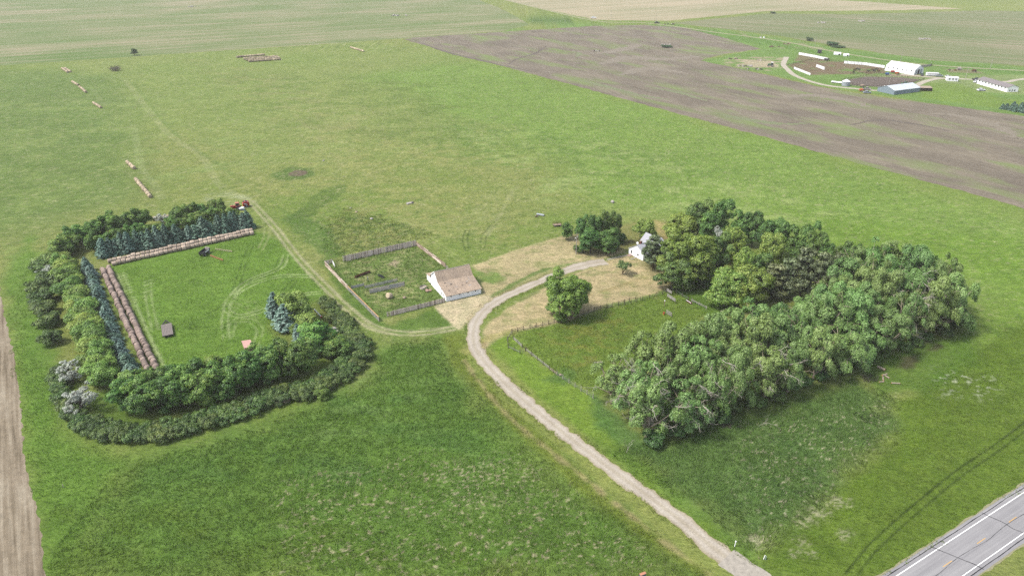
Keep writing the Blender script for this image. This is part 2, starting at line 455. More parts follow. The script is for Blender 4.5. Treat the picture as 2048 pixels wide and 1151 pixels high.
zone([(1870, 740), (2010, 760), (1990, 800), (1880, 790)], (206, 214, 180), 4, 3, 5, .7, mask=(1.4, .6, 8, 27))
for p, w in (((1676, 1004), 1.6), ((1640, 1025), 1.2), ((1608, 1040), 1.2), ((1692, 1066), .9), ((1608, 1086), .9), ((1510, 1078), 1.1), ((1528, 1084), 1.0), ((1590, 1105), .8), ((1618, 1105), .7)):
    q = G(*p); zone([(q.x + w * math.cos(a) * 1.9, q.y + w * 1.7 * math.sin(a)) for a in (0, 1, 2, 3, 4, 5)], (198, 194, 154), 1.2, 1.4, 1.2, .65, True, (.6, .47, 8, 44))
zone([(1795, 735), (1800, 715), (1835, 708), (1840, 725), (1815, 740)], (92, 82, 62), 1.5, 1, 2, .8)
zone([(1855, 700), (1870, 686), (1890, 690), (1875, 702)], (96, 92, 62), 1, 1, 2, .8)
stroke([(1700, 1151), (1760, 1080), (1900, 960), (2000, 890), (2080, 830)], .42, (50, 74, 30), .3, .12, 2.5, .85, .0, .9)
stroke([(1700, 1151), (1760, 1080), (1900, 960), (2000, 890), (2080, 830)], .42, (56, 82, 32), .3, .12, 2.5, .75, .05, -.9)
# --- dry mown yard
TAN = (200, 184, 136)
zone([(868, 612), (892, 604), (962, 588), (1010, 592), (985, 612), (945, 640), (918, 657), (905, 652)], (222, 206, 164), .8, .8, 3, .95)
zone([(945, 530), (1060, 490), (1140, 468), (1240, 480), (1250, 505), (1190, 522), (1110, 550), (1010, 590), (965, 590), (962, 560)], TAN, 1.0, .6, 4, .95)
zone([(962, 700), (972, 650), (1040, 600), (1110, 565), (1230, 515), (1330, 500), (1350, 570), (1300, 590), (1215, 608), (1140, 640), (1022, 664), (985, 680)], (204, 186, 138), 1.0, 1, 4, .95)
zone([(950, 540), (1000, 545), (1010, 560), (985, 570), (955, 562)], (116, 158, 70), 1.5, 2, 3, .9)
zone([(985, 590), (1080, 540), (1150, 525), (1190, 522), (1110, 552), (1020, 592)], (150, 162, 92), 1.2, 1.5, 3, .5)
zone([(940, 500), (1340, 440), (1350, 600), (960, 680)], (150, 158, 92), 4, 3, 4, .6, mask=(3.5, .55, 5, 28))
zone([(1150, 470), (1280, 440), (1360, 440), (1360, 500), (1250, 500), (1180, 508)], (150, 146, 84), 2, 2, 4, .75)
zone([(1310, 440), (1350, 455), (1345, 500), (1318, 485)], (186, 170, 108), 1, 1, 3, .8)
zone([(1280, 525), (1345, 500), (1400, 570), (1340, 577)], (118, 122, 66), 3, 2, 4, .7)
stroke([(930, 702), (985, 672), (1022, 664)], 3.0, (176, 172, 100), 1.2, 1, 3, .7, .1)
stroke([(985, 592), (1070, 546), (1140, 528), (1190, 520)], 1.6, (98, 138, 60), .8, .8, 3, .8, .2)
stroke([(1040, 602), (1110, 566), (1190, 540)], 1.0, (126, 140, 76), .6, .6, 2, .7, .4)
# mowing lines in the yard
for i in range(8):
    o = i * 12
    stroke([(1120 + o, 610 - o * .32), (1200 + o * .8, 585 - o * .3), (1300 + o * .2, 570 - o * .35)], .5, (176, 160, 106), .4, .2, 2, .5, .25)
# --- tracks and tyre lines
PALE = (188, 190, 140)
tracks([(500, 402), (545, 450), (600, 520), (660, 582), (690, 612), (740, 650), (800, 666), (860, 664), (905, 656)], (194, 188, 146), .9, 2.3, .9, .12, .5)
tracks([(905, 656), (850, 660), (790, 664), (740, 655), (700, 618)], (184, 184, 132), .7, 1.9, .7, .25)
tracks([(250, 160), (330, 260), (400, 310), (440, 370), (500, 402)], PALE, .7, 2.2, .6, .2, .5)
tracks([(268, 250), (272, 285), (285, 340), (310, 370), (325, 398)], (170, 184, 130), .6, 2.0, .6, .2)
tracks([(185, 178), (200, 200), (215, 212)], (164, 178, 126), .6, 2.0, .5, .2)
for r in (0, 4, 8, 11):
    tracks([(505 - r, 398), (470, 388 + r * .6), (430, 386 + r * .7), (409 + r, 396), (425 + r, 406 - r * .3), (470, 410 - r * .5)], (190, 198, 150), .5, 1.7, .55, .3)
tracks([(505, 400), (530, 440), (533, 470), (520, 500)], (176, 184, 124), .6, 2.0, .6, .2)
GRN = (52, 88, 34)
tracks([(620, 552), (560, 552), (500, 570), (462, 598), (450, 640), (455, 690)], (176, 196, 132), .55, 2.0, .75, .15)
tracks([(572, 508), (560, 535), (500, 560), (465, 590), (452, 615), (480, 632), (540, 615), (600, 590), (640, 585)], (180, 198, 136), .5, 1.9, .75, .15)
tracks([(502, 490), (490, 520), (480, 550), (470, 580)], GRN, .45, 1.9, .65, .2)
tracks([(567, 508), (545, 545), (500, 556), (490, 568)], GRN, .5, 1.9, .6, .2)
tracks([(590, 560), (572, 580)], GRN, .4, 1.9, .6, .2)
tracks([(462, 600), (430, 625), (390, 640), (385, 655), (440, 655), (470, 640)], GRN, .45, 1.9, .55, .25)
tracks([(455, 690), (470, 640), (500, 640), (520, 660), (510, 690)], (176, 196, 132), .45, 1.9, .6, .25)
tracks([(372, 565), (385, 560), (420, 575), (440, 600)], GRN, .4, 1.8, .45, .3)
zone([(450, 605), (480, 600), (520, 605), (520, 640), (490, 632), (460, 640)], (152, 176, 108), 2, 2, 3, .5, mask=(1.5, .5, 6, 29))
tracks([(240, 545), (270, 620), (300, 690), (325, 742)], (182, 200, 140), .6, 2.0, .75, .15)
tracks([(296, 560), (298, 600), (310, 660)], (182, 200, 140), .5, 1.8, .6, .2)
tracks([(935, 460), (930, 480), (935, 500)], GRN, .45, 1.9, .7, .15)
tracks([(1050, 430), (1000, 440), (970, 470), (965, 495)], GRN, .45, 1.9, .6, .2)
tracks([(790, 432), (850, 470), (900, 505), (925, 522)], (166, 182, 106), .4, 1.8, .6, .2)
stroke([(1030, 375), (1000, 430), (975, 470)], 1.4, (168, 172, 118), 1, 1.5, 3, .5, .35)
stroke([(560, 200), (600, 240), (650, 290), (680, 330)], 1.2, (160, 164, 106), 1, 1.5, 4, .5, .3)
stroke([(260, 170), (330, 262), (420, 330), (520, 400), (600, 470)], 1.2, (96, 138, 58), 1, 1, 6, .5, .15, 4.0)
# --- green country round the far farm
zone([(1040, 55), (1300, 46), (1450, 60), (1700, 100), (2060, 135), (2300, 145), (2300, 265), (2048, 235), (1860, 205), (1640, 172), (1500, 140), (1400, 122), (1520, 98), (1370, 57), (1290, 51), (1190, 53), (1000, 66)], (112, 156, 74), 4, 4, 10, .95)
zone([(1340, 50), (1440, 62), (1700, 106), (2060, 140), (2060, 150), (1700, 118), (1430, 75)], (98, 148, 62), 3, 3, 8, .8)
zone([(1690, 150), (1960, 150), (2060, 150), (2060, 190), (1900, 180), (1850, 170)], (148, 166, 104), 4, 3, 8, .7)
zone([(1850, 165), (1920, 168), (2000, 195), (2060, 205), (2060, 225), (1900, 205), (1840, 195)], (120, 156, 62), 4, 3, 8, .8)
zone([(1050, 42), (1080, 36), (1140, 38), (1150, 44), (1090, 46)], (84, 128, 62), 5, 5, 12, .8)
BRN = (150, 128, 102)
zone([(1576, 130), (1621, 120), (1687, 124), (1768, 135), (1775, 148), (1706, 148), (1621, 150), (1592, 141)], (138, 116, 92), 2, 2, 6, .92, mask=(11, .2, 5, 30))
zone([(1590, 122), (1600, 104), (1655, 116), (1650, 121)], (146, 124, 98), 2, 2, 6, .8)
zone([(1683, 161), (1732, 153), (1804, 154.6), (1843, 159.5), (1814, 169), (1755, 174), (1706, 171)], (126, 112, 104), 1.5, 1, 5, .97)
zone([(1430, 125), (1480, 112), (1570, 115), (1575, 133), (1540, 142), (1480, 136)], (186, 170, 138), 3, 3, 5, .85, mask=(6, .45, 6, 31))
zone([(1475, 118), (1545, 122), (1560, 135), (1500, 135)], (198, 180, 150), 2, 2, 5, .8)
zone([(1540, 85), (1620, 88), (1610, 100), (1560, 98)], (170, 150, 122), 3, 3, 6, .7, mask=(6, .5, 6, 32))
zone([(1480, 70), (1560, 74), (1500, 82)], (176, 160, 130), 3, 3, 6, .7, mask=(7, .5, 6, 33))
zone([(1620, 94), (1648, 95), (1645, 99), (1622, 98)], (176, 160, 130), 2, 2, 5, .8)
zone([(1890, 138), (1950, 140), (1970, 148), (1900, 145)], (150, 132, 104), 2, 2, 5, .7)
zone([(1770, 148), (1850, 150), (1840, 154), (1780, 152)], (180, 164, 136), 1.5, 1, 4, .85)

# --- the sheet
def axis(segs, far):
    out = []
    for a, b, s in segs: out += list(np.arange(a, b, s))
    x = segs[-1][1]; s = segs[-1][2]
    while x < far: out.append(x); s *= 1.28; x += s
    out.append(far); return out
xs_pos = axis([(0, 160, .5), (160, 480, 1.5)], 6000); xs_neg = axis([(0, 130, .5), (130, 420, 1.3)], 6000)
XS = np.array(sorted(set([-x for x in xs_neg[1:]] + xs_pos)))
ys_pos = axis([(97, 310, .45), (310, 760, 1.2)], 6000); ys_neg = [94, 92, 88, 80, 65, 40, 0, -80, -250, -800, -2500, -6000]
YS = np.array(sorted(set(ys_neg + list(ys_pos))))
XX, YY = np.meshgrid(XS, YS)
Xf, Yf = XX.ravel(), YY.ravel()
GC = ground_colour(Xf, Yf)
Zf = np.zeros_like(Xf)
nx, ny = len(XS), len(YS)
ii = (np.arange(ny - 1)[:, None] * nx + np.arange(nx - 1)[None, :]).ravel()
faces = np.stack([ii, ii + 1, ii + 1 + nx, ii + nx], 1)
m, nt, b = new_mat("pasture_grass")
at = nt.nodes.new("ShaderNodeAttribute"); at.attribute_name = "cover"
mpA = mapped(nt, (.8, 1.7, 1), math.radians(12))
nA = noise(nt, mpA, 1.0, 6, .72)
mpB = mapped(nt, (1, 1, 1)); nB = noise(nt, mpB, .22, 3, .6)
rA = ramp(nt, nA.outputs["Fac"], [(.28, (.38, .42, .38)), (.48, (1.0, 1.0, 1.0)), (.74, (1.6, 1.54, 1.6))])  # streaky random grass tone; its dark end also paints the blades' small shadows
rB = ramp(nt, nB.outputs["Fac"], [(.3, (.84, .9, .84)), (.7, (1.14, 1.1, 1.16))])
col = mixc(nt, 1.0, at.outputs["Color"], rA.outputs[0], 'MULTIPLY')
col = mixc(nt, 1.0, col, rB.outputs[0], 'MULTIPLY')
nt.links.new(col, b.inputs["Base Color"])
b.inputs["Roughness"].default_value = .95; b.inputs["Specular IOR Level"].default_value = .05
bump(nt, b, nA.outputs["Fac"], .9, .5)
M_GRASS = m
ground = link_mesh("ground", np_mesh("ground", np.stack([Xf, Yf, Zf], 1), faces, m, vattr={"cover": GC}, smooth=True))
tag(ground, "wide green prairie pasture and mown grass round the farmstead", "ground", kind='structure')

# ------------------------------------------------------------------ sheets over it: cropland, drive, roads
def rough_edge(P, step=1.5, amp=.4, sc=3.0, closed=True):
    P = [np.array(p, float)[:2] for p in P]; out = []
    n = len(P)
    for i in range(n if closed else n - 1):
        a, c = P[i], P[(i + 1) % n]; L = np.linalg.norm(c - a); k = max(1, int(L / step))
        nn = np.array([-(c - a)[1], (c - a)[0]]) / (L + 1e-9)
        for j in range(k):
            q = a + (c - a) * j / k
            o = (fbm(np.array([q[0]]), np.array([q[1]]), sc, 2, 9)[0] - .5) * 2 * amp
            out.append(q + nn * o)
    return out
def sheet(name, poly, z, mat, label, cat):
    me = bpy.data.meshes.new(name)
    from mathutils.geometry import tessellate_polygon
    V = [Vector((p[0], p[1], 0)) for p in poly]
    T = tessellate_polygon([V])
    T = [t if (V[t[1]] - V[t[0]]).cross(V[t[2]] - V[t[0]]).z > 0 else (t[0], t[2], t[1]) for t in T]
    me.from_pydata([(v.x, v.y, z) for v in V], [], T); me.materials.append(mat); me.update()
    return tag(link_mesh(name, me), label, cat, kind='structure')
def ribbon(name, pts, width, z, mat, label, cat, amp=.3, step=.8, world=False, wfun=None):
    P = smooth_line([tuple(p)[:2] for p in (pts if world else GP(pts))], step)
    n = len(P)
    x0, y0 = P[:, 0], P[:, 1]
    W = np.array([wfun(i / (n - 1)) for i in range(n)]) if wfun else np.full(n, width)
    T = np.gradient(P, axis=0); T /= np.linalg.norm(T, axis=1)[:, None] + 1e-9
    Nn = np.stack([-T[:, 1], T[:, 0]], 1)
    eL = W / 2 + (fbm(x0, y0, 2.0, 4, 40) - .5) * 2 * amp; eR = W / 2 + (fbm(x0, y0, 2.0, 4, 41) - .5) * 2 * amp
    V = []; F = []
    cols = [-1, -.5, 0, .5, 1]
    for i in range(n):
        for c_ in cols:
            q = P[i] + Nn[i] * (c_ * (eL[i] if c_ > 0 else eR[i])); V.append((q[0], q[1], z))
    for i in range(n - 1):
        for k in range(4):
            a = i * 5 + k; F.append((a, a + 5, a + 6, a + 1))
    uv = [(k - 2) / 2 for k in range(5)]
    me = bpy.data.meshes.new(name); me.from_pydata(V, [], F); me.materials.append(mat)
    a = me.attributes.new("across", 'FLOAT', 'POINT'); a.data.foreach_set("value", np.tile(np.array(uv, np.float32), n))
    me.update()
    o = link_mesh(name, me)
    if label: tag(o, label, cat, kind='structure')
    return o
EW = math.radians(27)                                  # working direction of the far fields
NS = math.radians(-56.5)
m_plow = stripe_field("ploughed_soil", A(120, 111, 98), A(142, 132, 116), A(168, 157, 136), NS, .05, 1.1, 40, .45)
nt = m_plow.node_tree; bb = nt.nodes["Principled BSDF"]; src = bb.inputs["Base Color"].links[0].from_socket
n9 = noise(nt, mapped(nt, (.014, .045, 1), -NS), 1.0, 5, .6)
r9 = ramp(nt, n9.outputs["Fac"], [(.50, (0, 0, 0)), (.70, (1, 1, 1))])
nt.links.new(mixc(nt, r9.outputs[0], src, A(140, 158, 96)), bb.inputs["Base Color"])
m_stub = stripe_field("striped_stubble", A(112, 140, 72), A(142, 152, 104), A(180, 170, 138), EW, .004, .13, 160, .6)
m_beige = stripe_field("pale_stubble", A(146, 156, 106), A(178, 172, 136), A(200, 186, 154), EW, .003, .07, 220, .4, .05)
m_east = stripe_field("greying_stubble", A(112, 136, 78), A(138, 146, 102), A(166, 158, 128), NS * .55, .003, .10, 200, .45)
brown = GP([(808, 79), (830, 75), (1190, 52), (1290, 50), (1370, 56), (1450, 76), (1520, 98), (1450, 108), (1400, 121), (1490, 140), (1640, 174), (1770, 195), (1870, 208), (2048, 232), (2300, 262), (2700, 420), (2700, 590), (2048, 416), (1500, 266), (1000, 131), (850, 91)])
sheet("ploughed_field", rough_edge(brown, 2, 1.8, 5), .012, m_plow, "brown ploughed field with faint green strips beyond the pasture", "field")
f1 = GP([(-900, 205), (0, 131), (810, 77), (1000, 63), (1060, 50), (1010, 20), (940, -6), (800, -70), (-900, -70)])
sheet("stubble_field", rough_edge(f1, 6, 2.5, 20), .010, m_stub, "green and beige striped stubble field filling the far left", "field")
f2 = GP([(1005, 0), (1190, 40), (1335, 42), (1530, 23), (1760, 21), (1930, 18), (1740, 4), (1530, -6), (1500, -70), (760, -70)])
sheet("pale_field", rough_edge(f2, 8, 3, 20), .012, m_beige, "pale beige field beyond the far gravel road", "field")
f3 = GP([(1345, 46), (1540, 27), (1700, 29), (1960, 21), (2100, 24), (2600, 60), (2600, 185), (2048, 132), (1860, 120), (1700, 97), (1560, 72), (1440, 57)])
sheet("eastern_field", rough_edge(f3, 8, 3, 20), .014, m_east, "grey green striped field behind the far white barn", "field")
dirt = GP([(-400, 470), (-4, 560), (3, 600), (30, 720), (42, 830), (52, 940), (78, 1040), (88, 1110), (100, 1300), (-400, 1300)])
m_dirt = stripe_field("bare_cropland", A(126, 114, 94), A(164, 150, 128), A(188, 176, 154), NS, .04, 1.1, 22, .5)
nt = m_dirt.node_tree; bb = nt.nodes["Principled BSDF"]
nn = noise(nt, mapped(nt, (1, 1, 1)), 3.0, 4, .7); bump(nt, bb, nn.outputs["Fac"], .8, .15)
sheet("cropland", rough_edge(dirt, .6, .7, 2.2), .010, m_dirt, "bare tan cropland strip along the left edge", "field")

def gravel(name, base, track, edge, mul=1.0):
    m, nt, b = new_mat(name)
    n1 = noise(nt, mapped(nt), 2.2, 6, .75); n2 = noise(nt, mapped(nt), .18, 3, .6)
    at = nt.nodes.new("ShaderNodeAttribute"); at.attribute_name = "across"
    ab = nt.nodes.new("ShaderNodeMath"); ab.operation = 'ABSOLUTE'; nt.links.new(at.outputs["Fac"], ab.inputs[0])
    r = ramp(nt, ab.outputs[0], [(0.0, tuple(.75 * x + .25 * y for x, y in zip(base, edge))), (.2, base), (.45, track), (.72, base), (1.0, edge)])
    v = ramp(nt, n1.outputs["Fac"], [(.25, (.6, .6, .6)), (.75, (1.36, 1.36, 1.36))])
    v2 = ramp(nt, n2.outputs["Fac"], [(.3, (.88, .86, .84)), (.7, (1.1, 1.1, 1.1))])
    c = mixc(nt, 1, r.outputs[0], v.outputs[0], 'MULTIPLY'); c = mixc(nt, 1, c, v2.outputs[0], 'MULTIPLY')
    nt.links.new(c, b.inputs["Base Color"]); b.inputs["Roughness"].default_value = .95; b.inputs["Specular IOR Level"].default_value = .05
    bump(nt, b, n1.outputs["Fac"], .5, .06)
    return m
m_drive = gravel("gravel_drive", A(204, 194, 176), A(214, 205, 190), A(182, 172, 140))
ribbon("driveway", [(1560, 1190), (1500, 1146), (1440, 1104), (1330, 1016), (1200, 921), (1100, 843), (1012, 768), (963, 715), (946, 678), (955, 638), (985, 607), (1030, 584), (1080, 563), (1130, 541), (1178, 528), (1212, 523)],
       5.2, .020, m_drive, "pale gravel driveway curving from the highway up to the house", "driveway", 1.0, .4, wfun=lambda t: 4.7 - .5 * t + 2.2 * max(0, t - .86) / .14)
m_apron = speckled("worn_asphalt", A(194, 186, 172), .3, 1.2, .9)
ribbon("driveway_apron", [(1610, 1232), (1560, 1190), (1500, 1146), (1452, 1113)], 5.7, .026, m_apron, "worn grey asphalt apron where the driveway meets the highway", "driveway", .5, .5)
m_conc = speckled("old_concrete", A(196, 188, 170), .2, 1.5)
ribbon("footpath", [(1214, 519), (1235, 514), (1257, 509.5)], 1.0, .022, m_conc, "narrow concrete footpath from the drive to the white house", "path", .08, .6)
m_far_gravel = speckled("far_gravel", A(206, 196, 176), .15, .3)
def soil(name, c): return speckled(name, A(*c), .3, 1.2)
m_t1 = soil("damp_soil", (116, 105, 92)); m_t2 = soil("dry_soil", (152, 141, 122)); m_t3 = soil("green_soil", (136, 143, 102))
for i, (pts, w, mt, lb) in enumerate([
    ([(826, 80), (900, 106), (1010, 132), (1060, 142)], 4.0, m_t1, "dark headland track along the ploughed field's near edge"),
    ([(1017, 129), (1035, 118), (1072, 106), (1092, 92)], 4.0, m_t1, "dark curving wheel track at the ploughed field's left"),
    ([(1020, 93), (1060, 97), (1090, 99)], 3.0, m_t1, "short dark wheel track above the curving one"),
    ([(1180, 108), (1210, 105), (1250, 98), (1280, 88)], 16.0, m_t2, "pale dry streak in the upper middle of the ploughed field"),
    ([(1200, 128), (1260, 116), (1330, 118), (1400, 112)], 20.0, m_t2, "long pale dry streak across the ploughed field"),
    ([(1240, 150), (1290, 138), (1330, 140), (1380, 148)], 14.0, m_t2, "pale dry streak below the long one"),
    ([(1560, 196), (1620, 190), (1690, 200), (1740, 214)], 10.0, m_t2, "pale dry swirl below the far farmyard"),
    ([(1860, 226), (1920, 232), (1990, 250), (2040, 280)], 10, m_t2, "pale dry swirl at the ploughed field's right"),
    ([(1700, 250), (1760, 240), (1840, 250), (1900, 262)], 3.5, m_t1, "dark wheel track at the ploughed field's right"),
    ([(1150, 158), (1200, 170), (1270, 188), (1340, 200)], 6.0, m_t3, "green regrowth strip in the ploughed field's middle"),
    ([(1290, 172), (1360, 186), (1420, 204)], 5.0, m_t3, "green regrowth strip above another one"),
    ([(1420, 225), (1500, 240), (1570, 248), (1620, 246)], 7.0, m_t3, "broad green regrowth strip near the pasture"),
    ([(1148, 103), (1160, 108), (1152, 114)], 5.0, m_t3, "small green weed patch in the upper ploughed field")]):
    ribbon("soil_streak", pts, w, .016 + .0015 * (i % 3), mt, lb, "soil", w * .48, .9, wfun=lambda t, w=w: w * (.25 + .75 * math.sin(math.pi * min(1, max(0, t)))))
far_roads = [
    ([(980, -14), (1005, -2), (1100, 22), (1200, 43), (1300, 47), (1440, 66), (1560, 82), (1700, 109), (1850, 129), (2060, 142), (2300, 152)], 5.0, (172, 170, 128), "far dirt section road running along the field edge"),
    ([(1573, 114), (1569, 122), (1567, 129), (1572, 136), (1590, 151), (1625, 164), (1664, 172.5), (1734, 179.5), (1759, 181.5), (1775, 181)], 5.0, None, "gravel lane looping round the far corrals"),
    ([(1830, 172), (1853, 162), (1885, 157), (1952, 159.5), (2011, 163.7), (2060, 157), (2300, 140)], 5.0, None, "gravel lane from the blue shed past the long house"),
    ([(1890, 157), (1841, 152.5), (1802, 148.5)], 5.5, None, "gravel spur leading up to the big white barn")]
for i, (pts, w, c_, lb) in enumerate(far_roads):
    ribbon("farm_road", pts, w, .022 + .004 * i, speckled("far_track", A(*c_), .15, .3) if c_ else m_far_gravel, lb, "farm road", .9, 3)

# the highway
hc0, hc1 = G(1894.8, 1126.5), G(2025.5, 1037.9)
hd = (hc1 - hc0).normalized(); hn = Vector((-hd.y, hd.x, 0))
def hp(s, o): q = hc0 + hd * s + hn * o; return (q.x, q.y)
m_asph, nt, b = new_mat("highway_asphalt")
n1 = noise(nt, mapped(nt), 6.0, 5, .75); n2 = noise(nt, mapped(nt, (.02, 1.1, 1), -math.atan2(hd.y, hd.x)), 1.0, 3, .5); n3 = noise(nt, mapped(nt), .12, 3, .6)
c = mixc(nt, 1, ramp(nt, n1.outputs["Fac"], [(.25, A(160, 158, 158)), (.75, A(196, 194, 194))]).outputs[0], ramp(nt, n2.outputs["Fac"], [(.35, (.82, .82, .84)), (.65, (1.1, 1.1, 1.1))]).outputs[0], 'MULTIPLY')
c = mixc(nt, 1, c, ramp(nt, n3.outputs["Fac"], [(.3, (.92, .92, .92)), (.7, (1.06, 1.06, 1.06))]).outputs[0], 'MULTIPLY')
nt.links.new(c, b.inputs["Base Color"]); b.inputs["Roughness"].default_value = .8
ribbon("road_shoulder", [hp(-300, 0), hp(-150, 0), hp(0, 0), hp(150, 0), hp(500, 0)], 10.5, .016, speckled("shoulder_gravel", A(170, 166, 130), .3, 2.5), "gravel shoulders on both sides of the highway", "shoulder", .5, 1.0, True)
ribbon("highway", [hp(-300, 0), hp(-150, 0), hp(0, 0), hp(150, 0), hp(500, 0)], 9.7, .032, m_asph, "grey two-lane asphalt highway crossing the bottom right corner", "road", .1, 1.0, True)
m_white = speckled("white_road_paint", (.62, .62, .60), .12, 3); m_yellow = speckled("yellow_road_paint", A(240, 190, 100, 2.4), .12, 3)
m_tar = speckled("tar_seal", (.012, .012, .014), .2, 3)
for nm, o, mt, lb in (("edge_line", 3.35, m_white, "white edge line on the grassy side of the highway"), ("edge_line", -3.35, m_white, "white edge line on the far right side of the highway")):
    ribbon(nm, [hp(-300, o), hp(0, o), hp(500, o)], .16, .036, mt, lb, "road marking", .01, 2.0, True)
mb = MB()
for k in range(-22, 40):
    s0 = k * 12.2 - 1.55
    mb.quad((*hp(s0, -.07), .036), (*hp(s0 + 3.1, -.07), .036), (*hp(s0 + 3.1, .07), .036), (*hp(s0, .07), .036))
tag(mb.build("centre_line", m_yellow), "dashed yellow centre line down the middle of the highway", "road marking", kind='structure')
# tar-sealed cracks across and along the road
random.seed(21)
k = 0
for s in (-92, -71, -52, -33.0, -14.5, 3.2, 21.5, 40, 57, 75):
    sk = random.uniform(.15, .5)
    P = [hp(s - sk * o + random.uniform(-.25, .25), o) for o in (-4.6, -3, -1.5, 0, 1.5, 3, 4.6)]
    o = ribbon("tar_crack", P, .17, .041, m_tar, None, None, .05, .4, True)
    tag(o, "black tar-sealed crack running across the highway", "road crack", "cracks across the highway", 'structure')
ribbon("tar_seam", [hp(s, -.35 + .25 * math.sin(s * .35)) for s in range(-40, 90, 6)], .09, .040, m_tar, "thin dark seam wandering beside the yellow centre line", "road crack", .06, .5, True)
for o_, lb in ((4.25, "thin dark seam along the grassy shoulder"), (-4.2, "thin dark seam along the far shoulder")):
    ribbon("tar_seam", [hp(s, o_ + .12 * math.sin(s * .5)) for s in range(-60, 90, 6)], .16, .040, m_tar, lb, "road crack", .07, .5, True)

# ------------------------------------------------------------------ tall grass: blades too many to count
def in_px(X, Y, pts):
    return inside(X, Y, np.array([tuple(p)[:2] for p in GP(pts)]))
def blades(poly, dens, h, w, lean=1.1, world=False, jag=7.0):
    P = np.array([tuple(p)[:2] for p in (poly if world else GP(poly))])
    lo, hi = P.min(0), P.max(0); n = int(dens * (hi - lo).prod())
    X = RNG.uniform(lo[0], hi[0], n); Y = RNG.uniform(lo[1], hi[1], n)
    k = inside(X + (fbm(X, Y, 4, 3, 52) - .5) * jag, Y + (fbm(X, Y, 4, 3, 53) - .5) * jag, P); X, Y = X[k], Y[k]
    cl = fbm(X, Y, .8, 2, 50); k = RNG.random(len(X)) < np.clip((cl - .2) * 2.6, 0.1, 1); X, Y, cl = X[k], Y[k], cl[k]
    n = len(X); hh = h * RNG.uniform(.5, 1.25, n) * (.6 + .9 * cl); ww = w * RNG.uniform(.6, 1.3, n)
    a = RNG.uniform(0, 2 * np.pi, n); la = 1.9 + (fbm(X, Y, 9, 2, 51) - .5) * 6; ll = hh * lean * RNG.uniform(.3, 1.2, n)
    base = np.stack([X, Y, np.zeros(n)], 1); t = np.stack([np.cos(a), np.sin(a), np.zeros(n)], 1) * ww[:, None] * .5
    tip = base + np.stack([np.cos(la) * ll, np.sin(la) * ll, hh], 1)
    V = np.stack([base - t, base + t, tip], 1)
    C = ground_colour(X, Y) * (RNG.uniform(1.0, 2.1, n))[:, None]
    return V.reshape(-1, 3), np.repeat(C, 3, 0)
bl = [blades([(100, 1160), (125, 1060), (270, 920), (430, 885), (640, 805), (740, 765), (775, 690), (880, 675), (905, 730), (1010, 850), (1180, 1000), (1420, 1160)], 16, .36, .2),
      blades([(1225, 905), (1330, 870), (1560, 800), (1700, 750), (1790, 800), (1800, 860), (1660, 1000), (1525, 1115), (1400, 1020)], 18, .42, .2),
      blades([(900, 680), (960, 740), (1060, 850), (1300, 1060), (1440, 1160), (1400, 1160), (1180, 1000), (1000, 840), (905, 730)], 9, .35, .18),
      blades([(1020, 667), (1140, 640), (1340, 578), (1420, 614), (1350, 700), (1200, 790), (1110, 745)], 7, .4, .2),
      blades([(1790, 800), (2048, 640), (2048, 960), (1780, 1151), (1535, 1135), (1660, 1000), (1800, 862)], 6, .28, .18),
      blades([(655, 522), (832, 490), (893, 535), (880, 600), (774, 630), (758, 636)], 5, .5, .3),
      blades([(645, 440), (700, 415), (880, 470), (830, 482), (690, 510), (650, 515)], 4, .5, .35),
      blades([(20, 640), (60, 500), (62, 700), (110, 760), (120, 880), (260, 920), (120, 1100), (70, 960)], 6, .35, .2),
      blades([(235, 540), (508, 470), (560, 485), (645, 582), (560, 690), (330, 745)], 3.5, .3, .22)]
drive_line = smooth_line([tuple(p)[:2] for p in GP([(1500, 1146), (1440, 1104), (1330, 1016), (1200, 921), (1100, 843), (1012, 768), (963, 715), (946, 678), (955, 638), (985, 607), (1030, 584), (1080, 563), (1130, 541)])], 2.0)
for i in range(0, len(drive_line) - 6, 5):
    for sgn in (-1, 1):
        P_ = drive_line[i:i + 7]; a_ = offset_line(P_, sgn * 1.9); b_ = offset_line(P_, sgn * 3.4)
        if random.random() < .75: bl.append(blades(list(a_) + list(b_[::-1]), 14, .3, .16, 1.1, True, 1.6))
V = np.concatenate([x[0] for x in bl]); C = np.concatenate([x[1] for x in bl])
mg = bpy.data.materials.new("grass_blades"); mg.use_nodes = True
nt = mg.node_tree; nt.nodes.clear(); out = nt.nodes.new("ShaderNodeOutputMaterial")
at = nt.nodes.new("ShaderNodeAttribute"); at.attribute_name = "cover"
d_ = nt.nodes.new("ShaderNodeBsdfDiffuse"); t_ = nt.nodes.new("ShaderNodeBsdfTranslucent"); mx = nt.nodes.new("ShaderNodeMixShader"); mx.inputs[0].default_value = .45
nt.links.new(at.outputs["Color"], d_.inputs["Color"]); nt.links.new(at.outputs["Color"], t_.inputs["Color"])
nt.links.new(d_.outputs[0], mx.inputs[1]); nt.links.new(t_.outputs[0], mx.inputs[2]); nt.links.new(mx.outputs[0], out.inputs["Surface"])
grass = link_mesh("grass", np_mesh("grass", V, np.arange(len(V)).reshape(-1, 3), mg, vattr={"cover": C}))
tag(grass, "tall tousled green grass standing in the ungrazed fields", "grass", kind='stuff')
# ------------------------------------------------------------------ TREES
M_BARK = speckled("grey_bark", A(168, 156, 136, 2), .4, 6, stretch=(1, 1, .25))
M_BARKD = speckled("dark_bark", A(96, 80, 64), .4, 6, stretch=(1, 1, .25))
M_DEAD = speckled("bleached_wood", A(206, 198, 184), .2, 5)
M_DEADG = speckled("grey_dead_twigs", A(118, 104, 100), .3, 5)

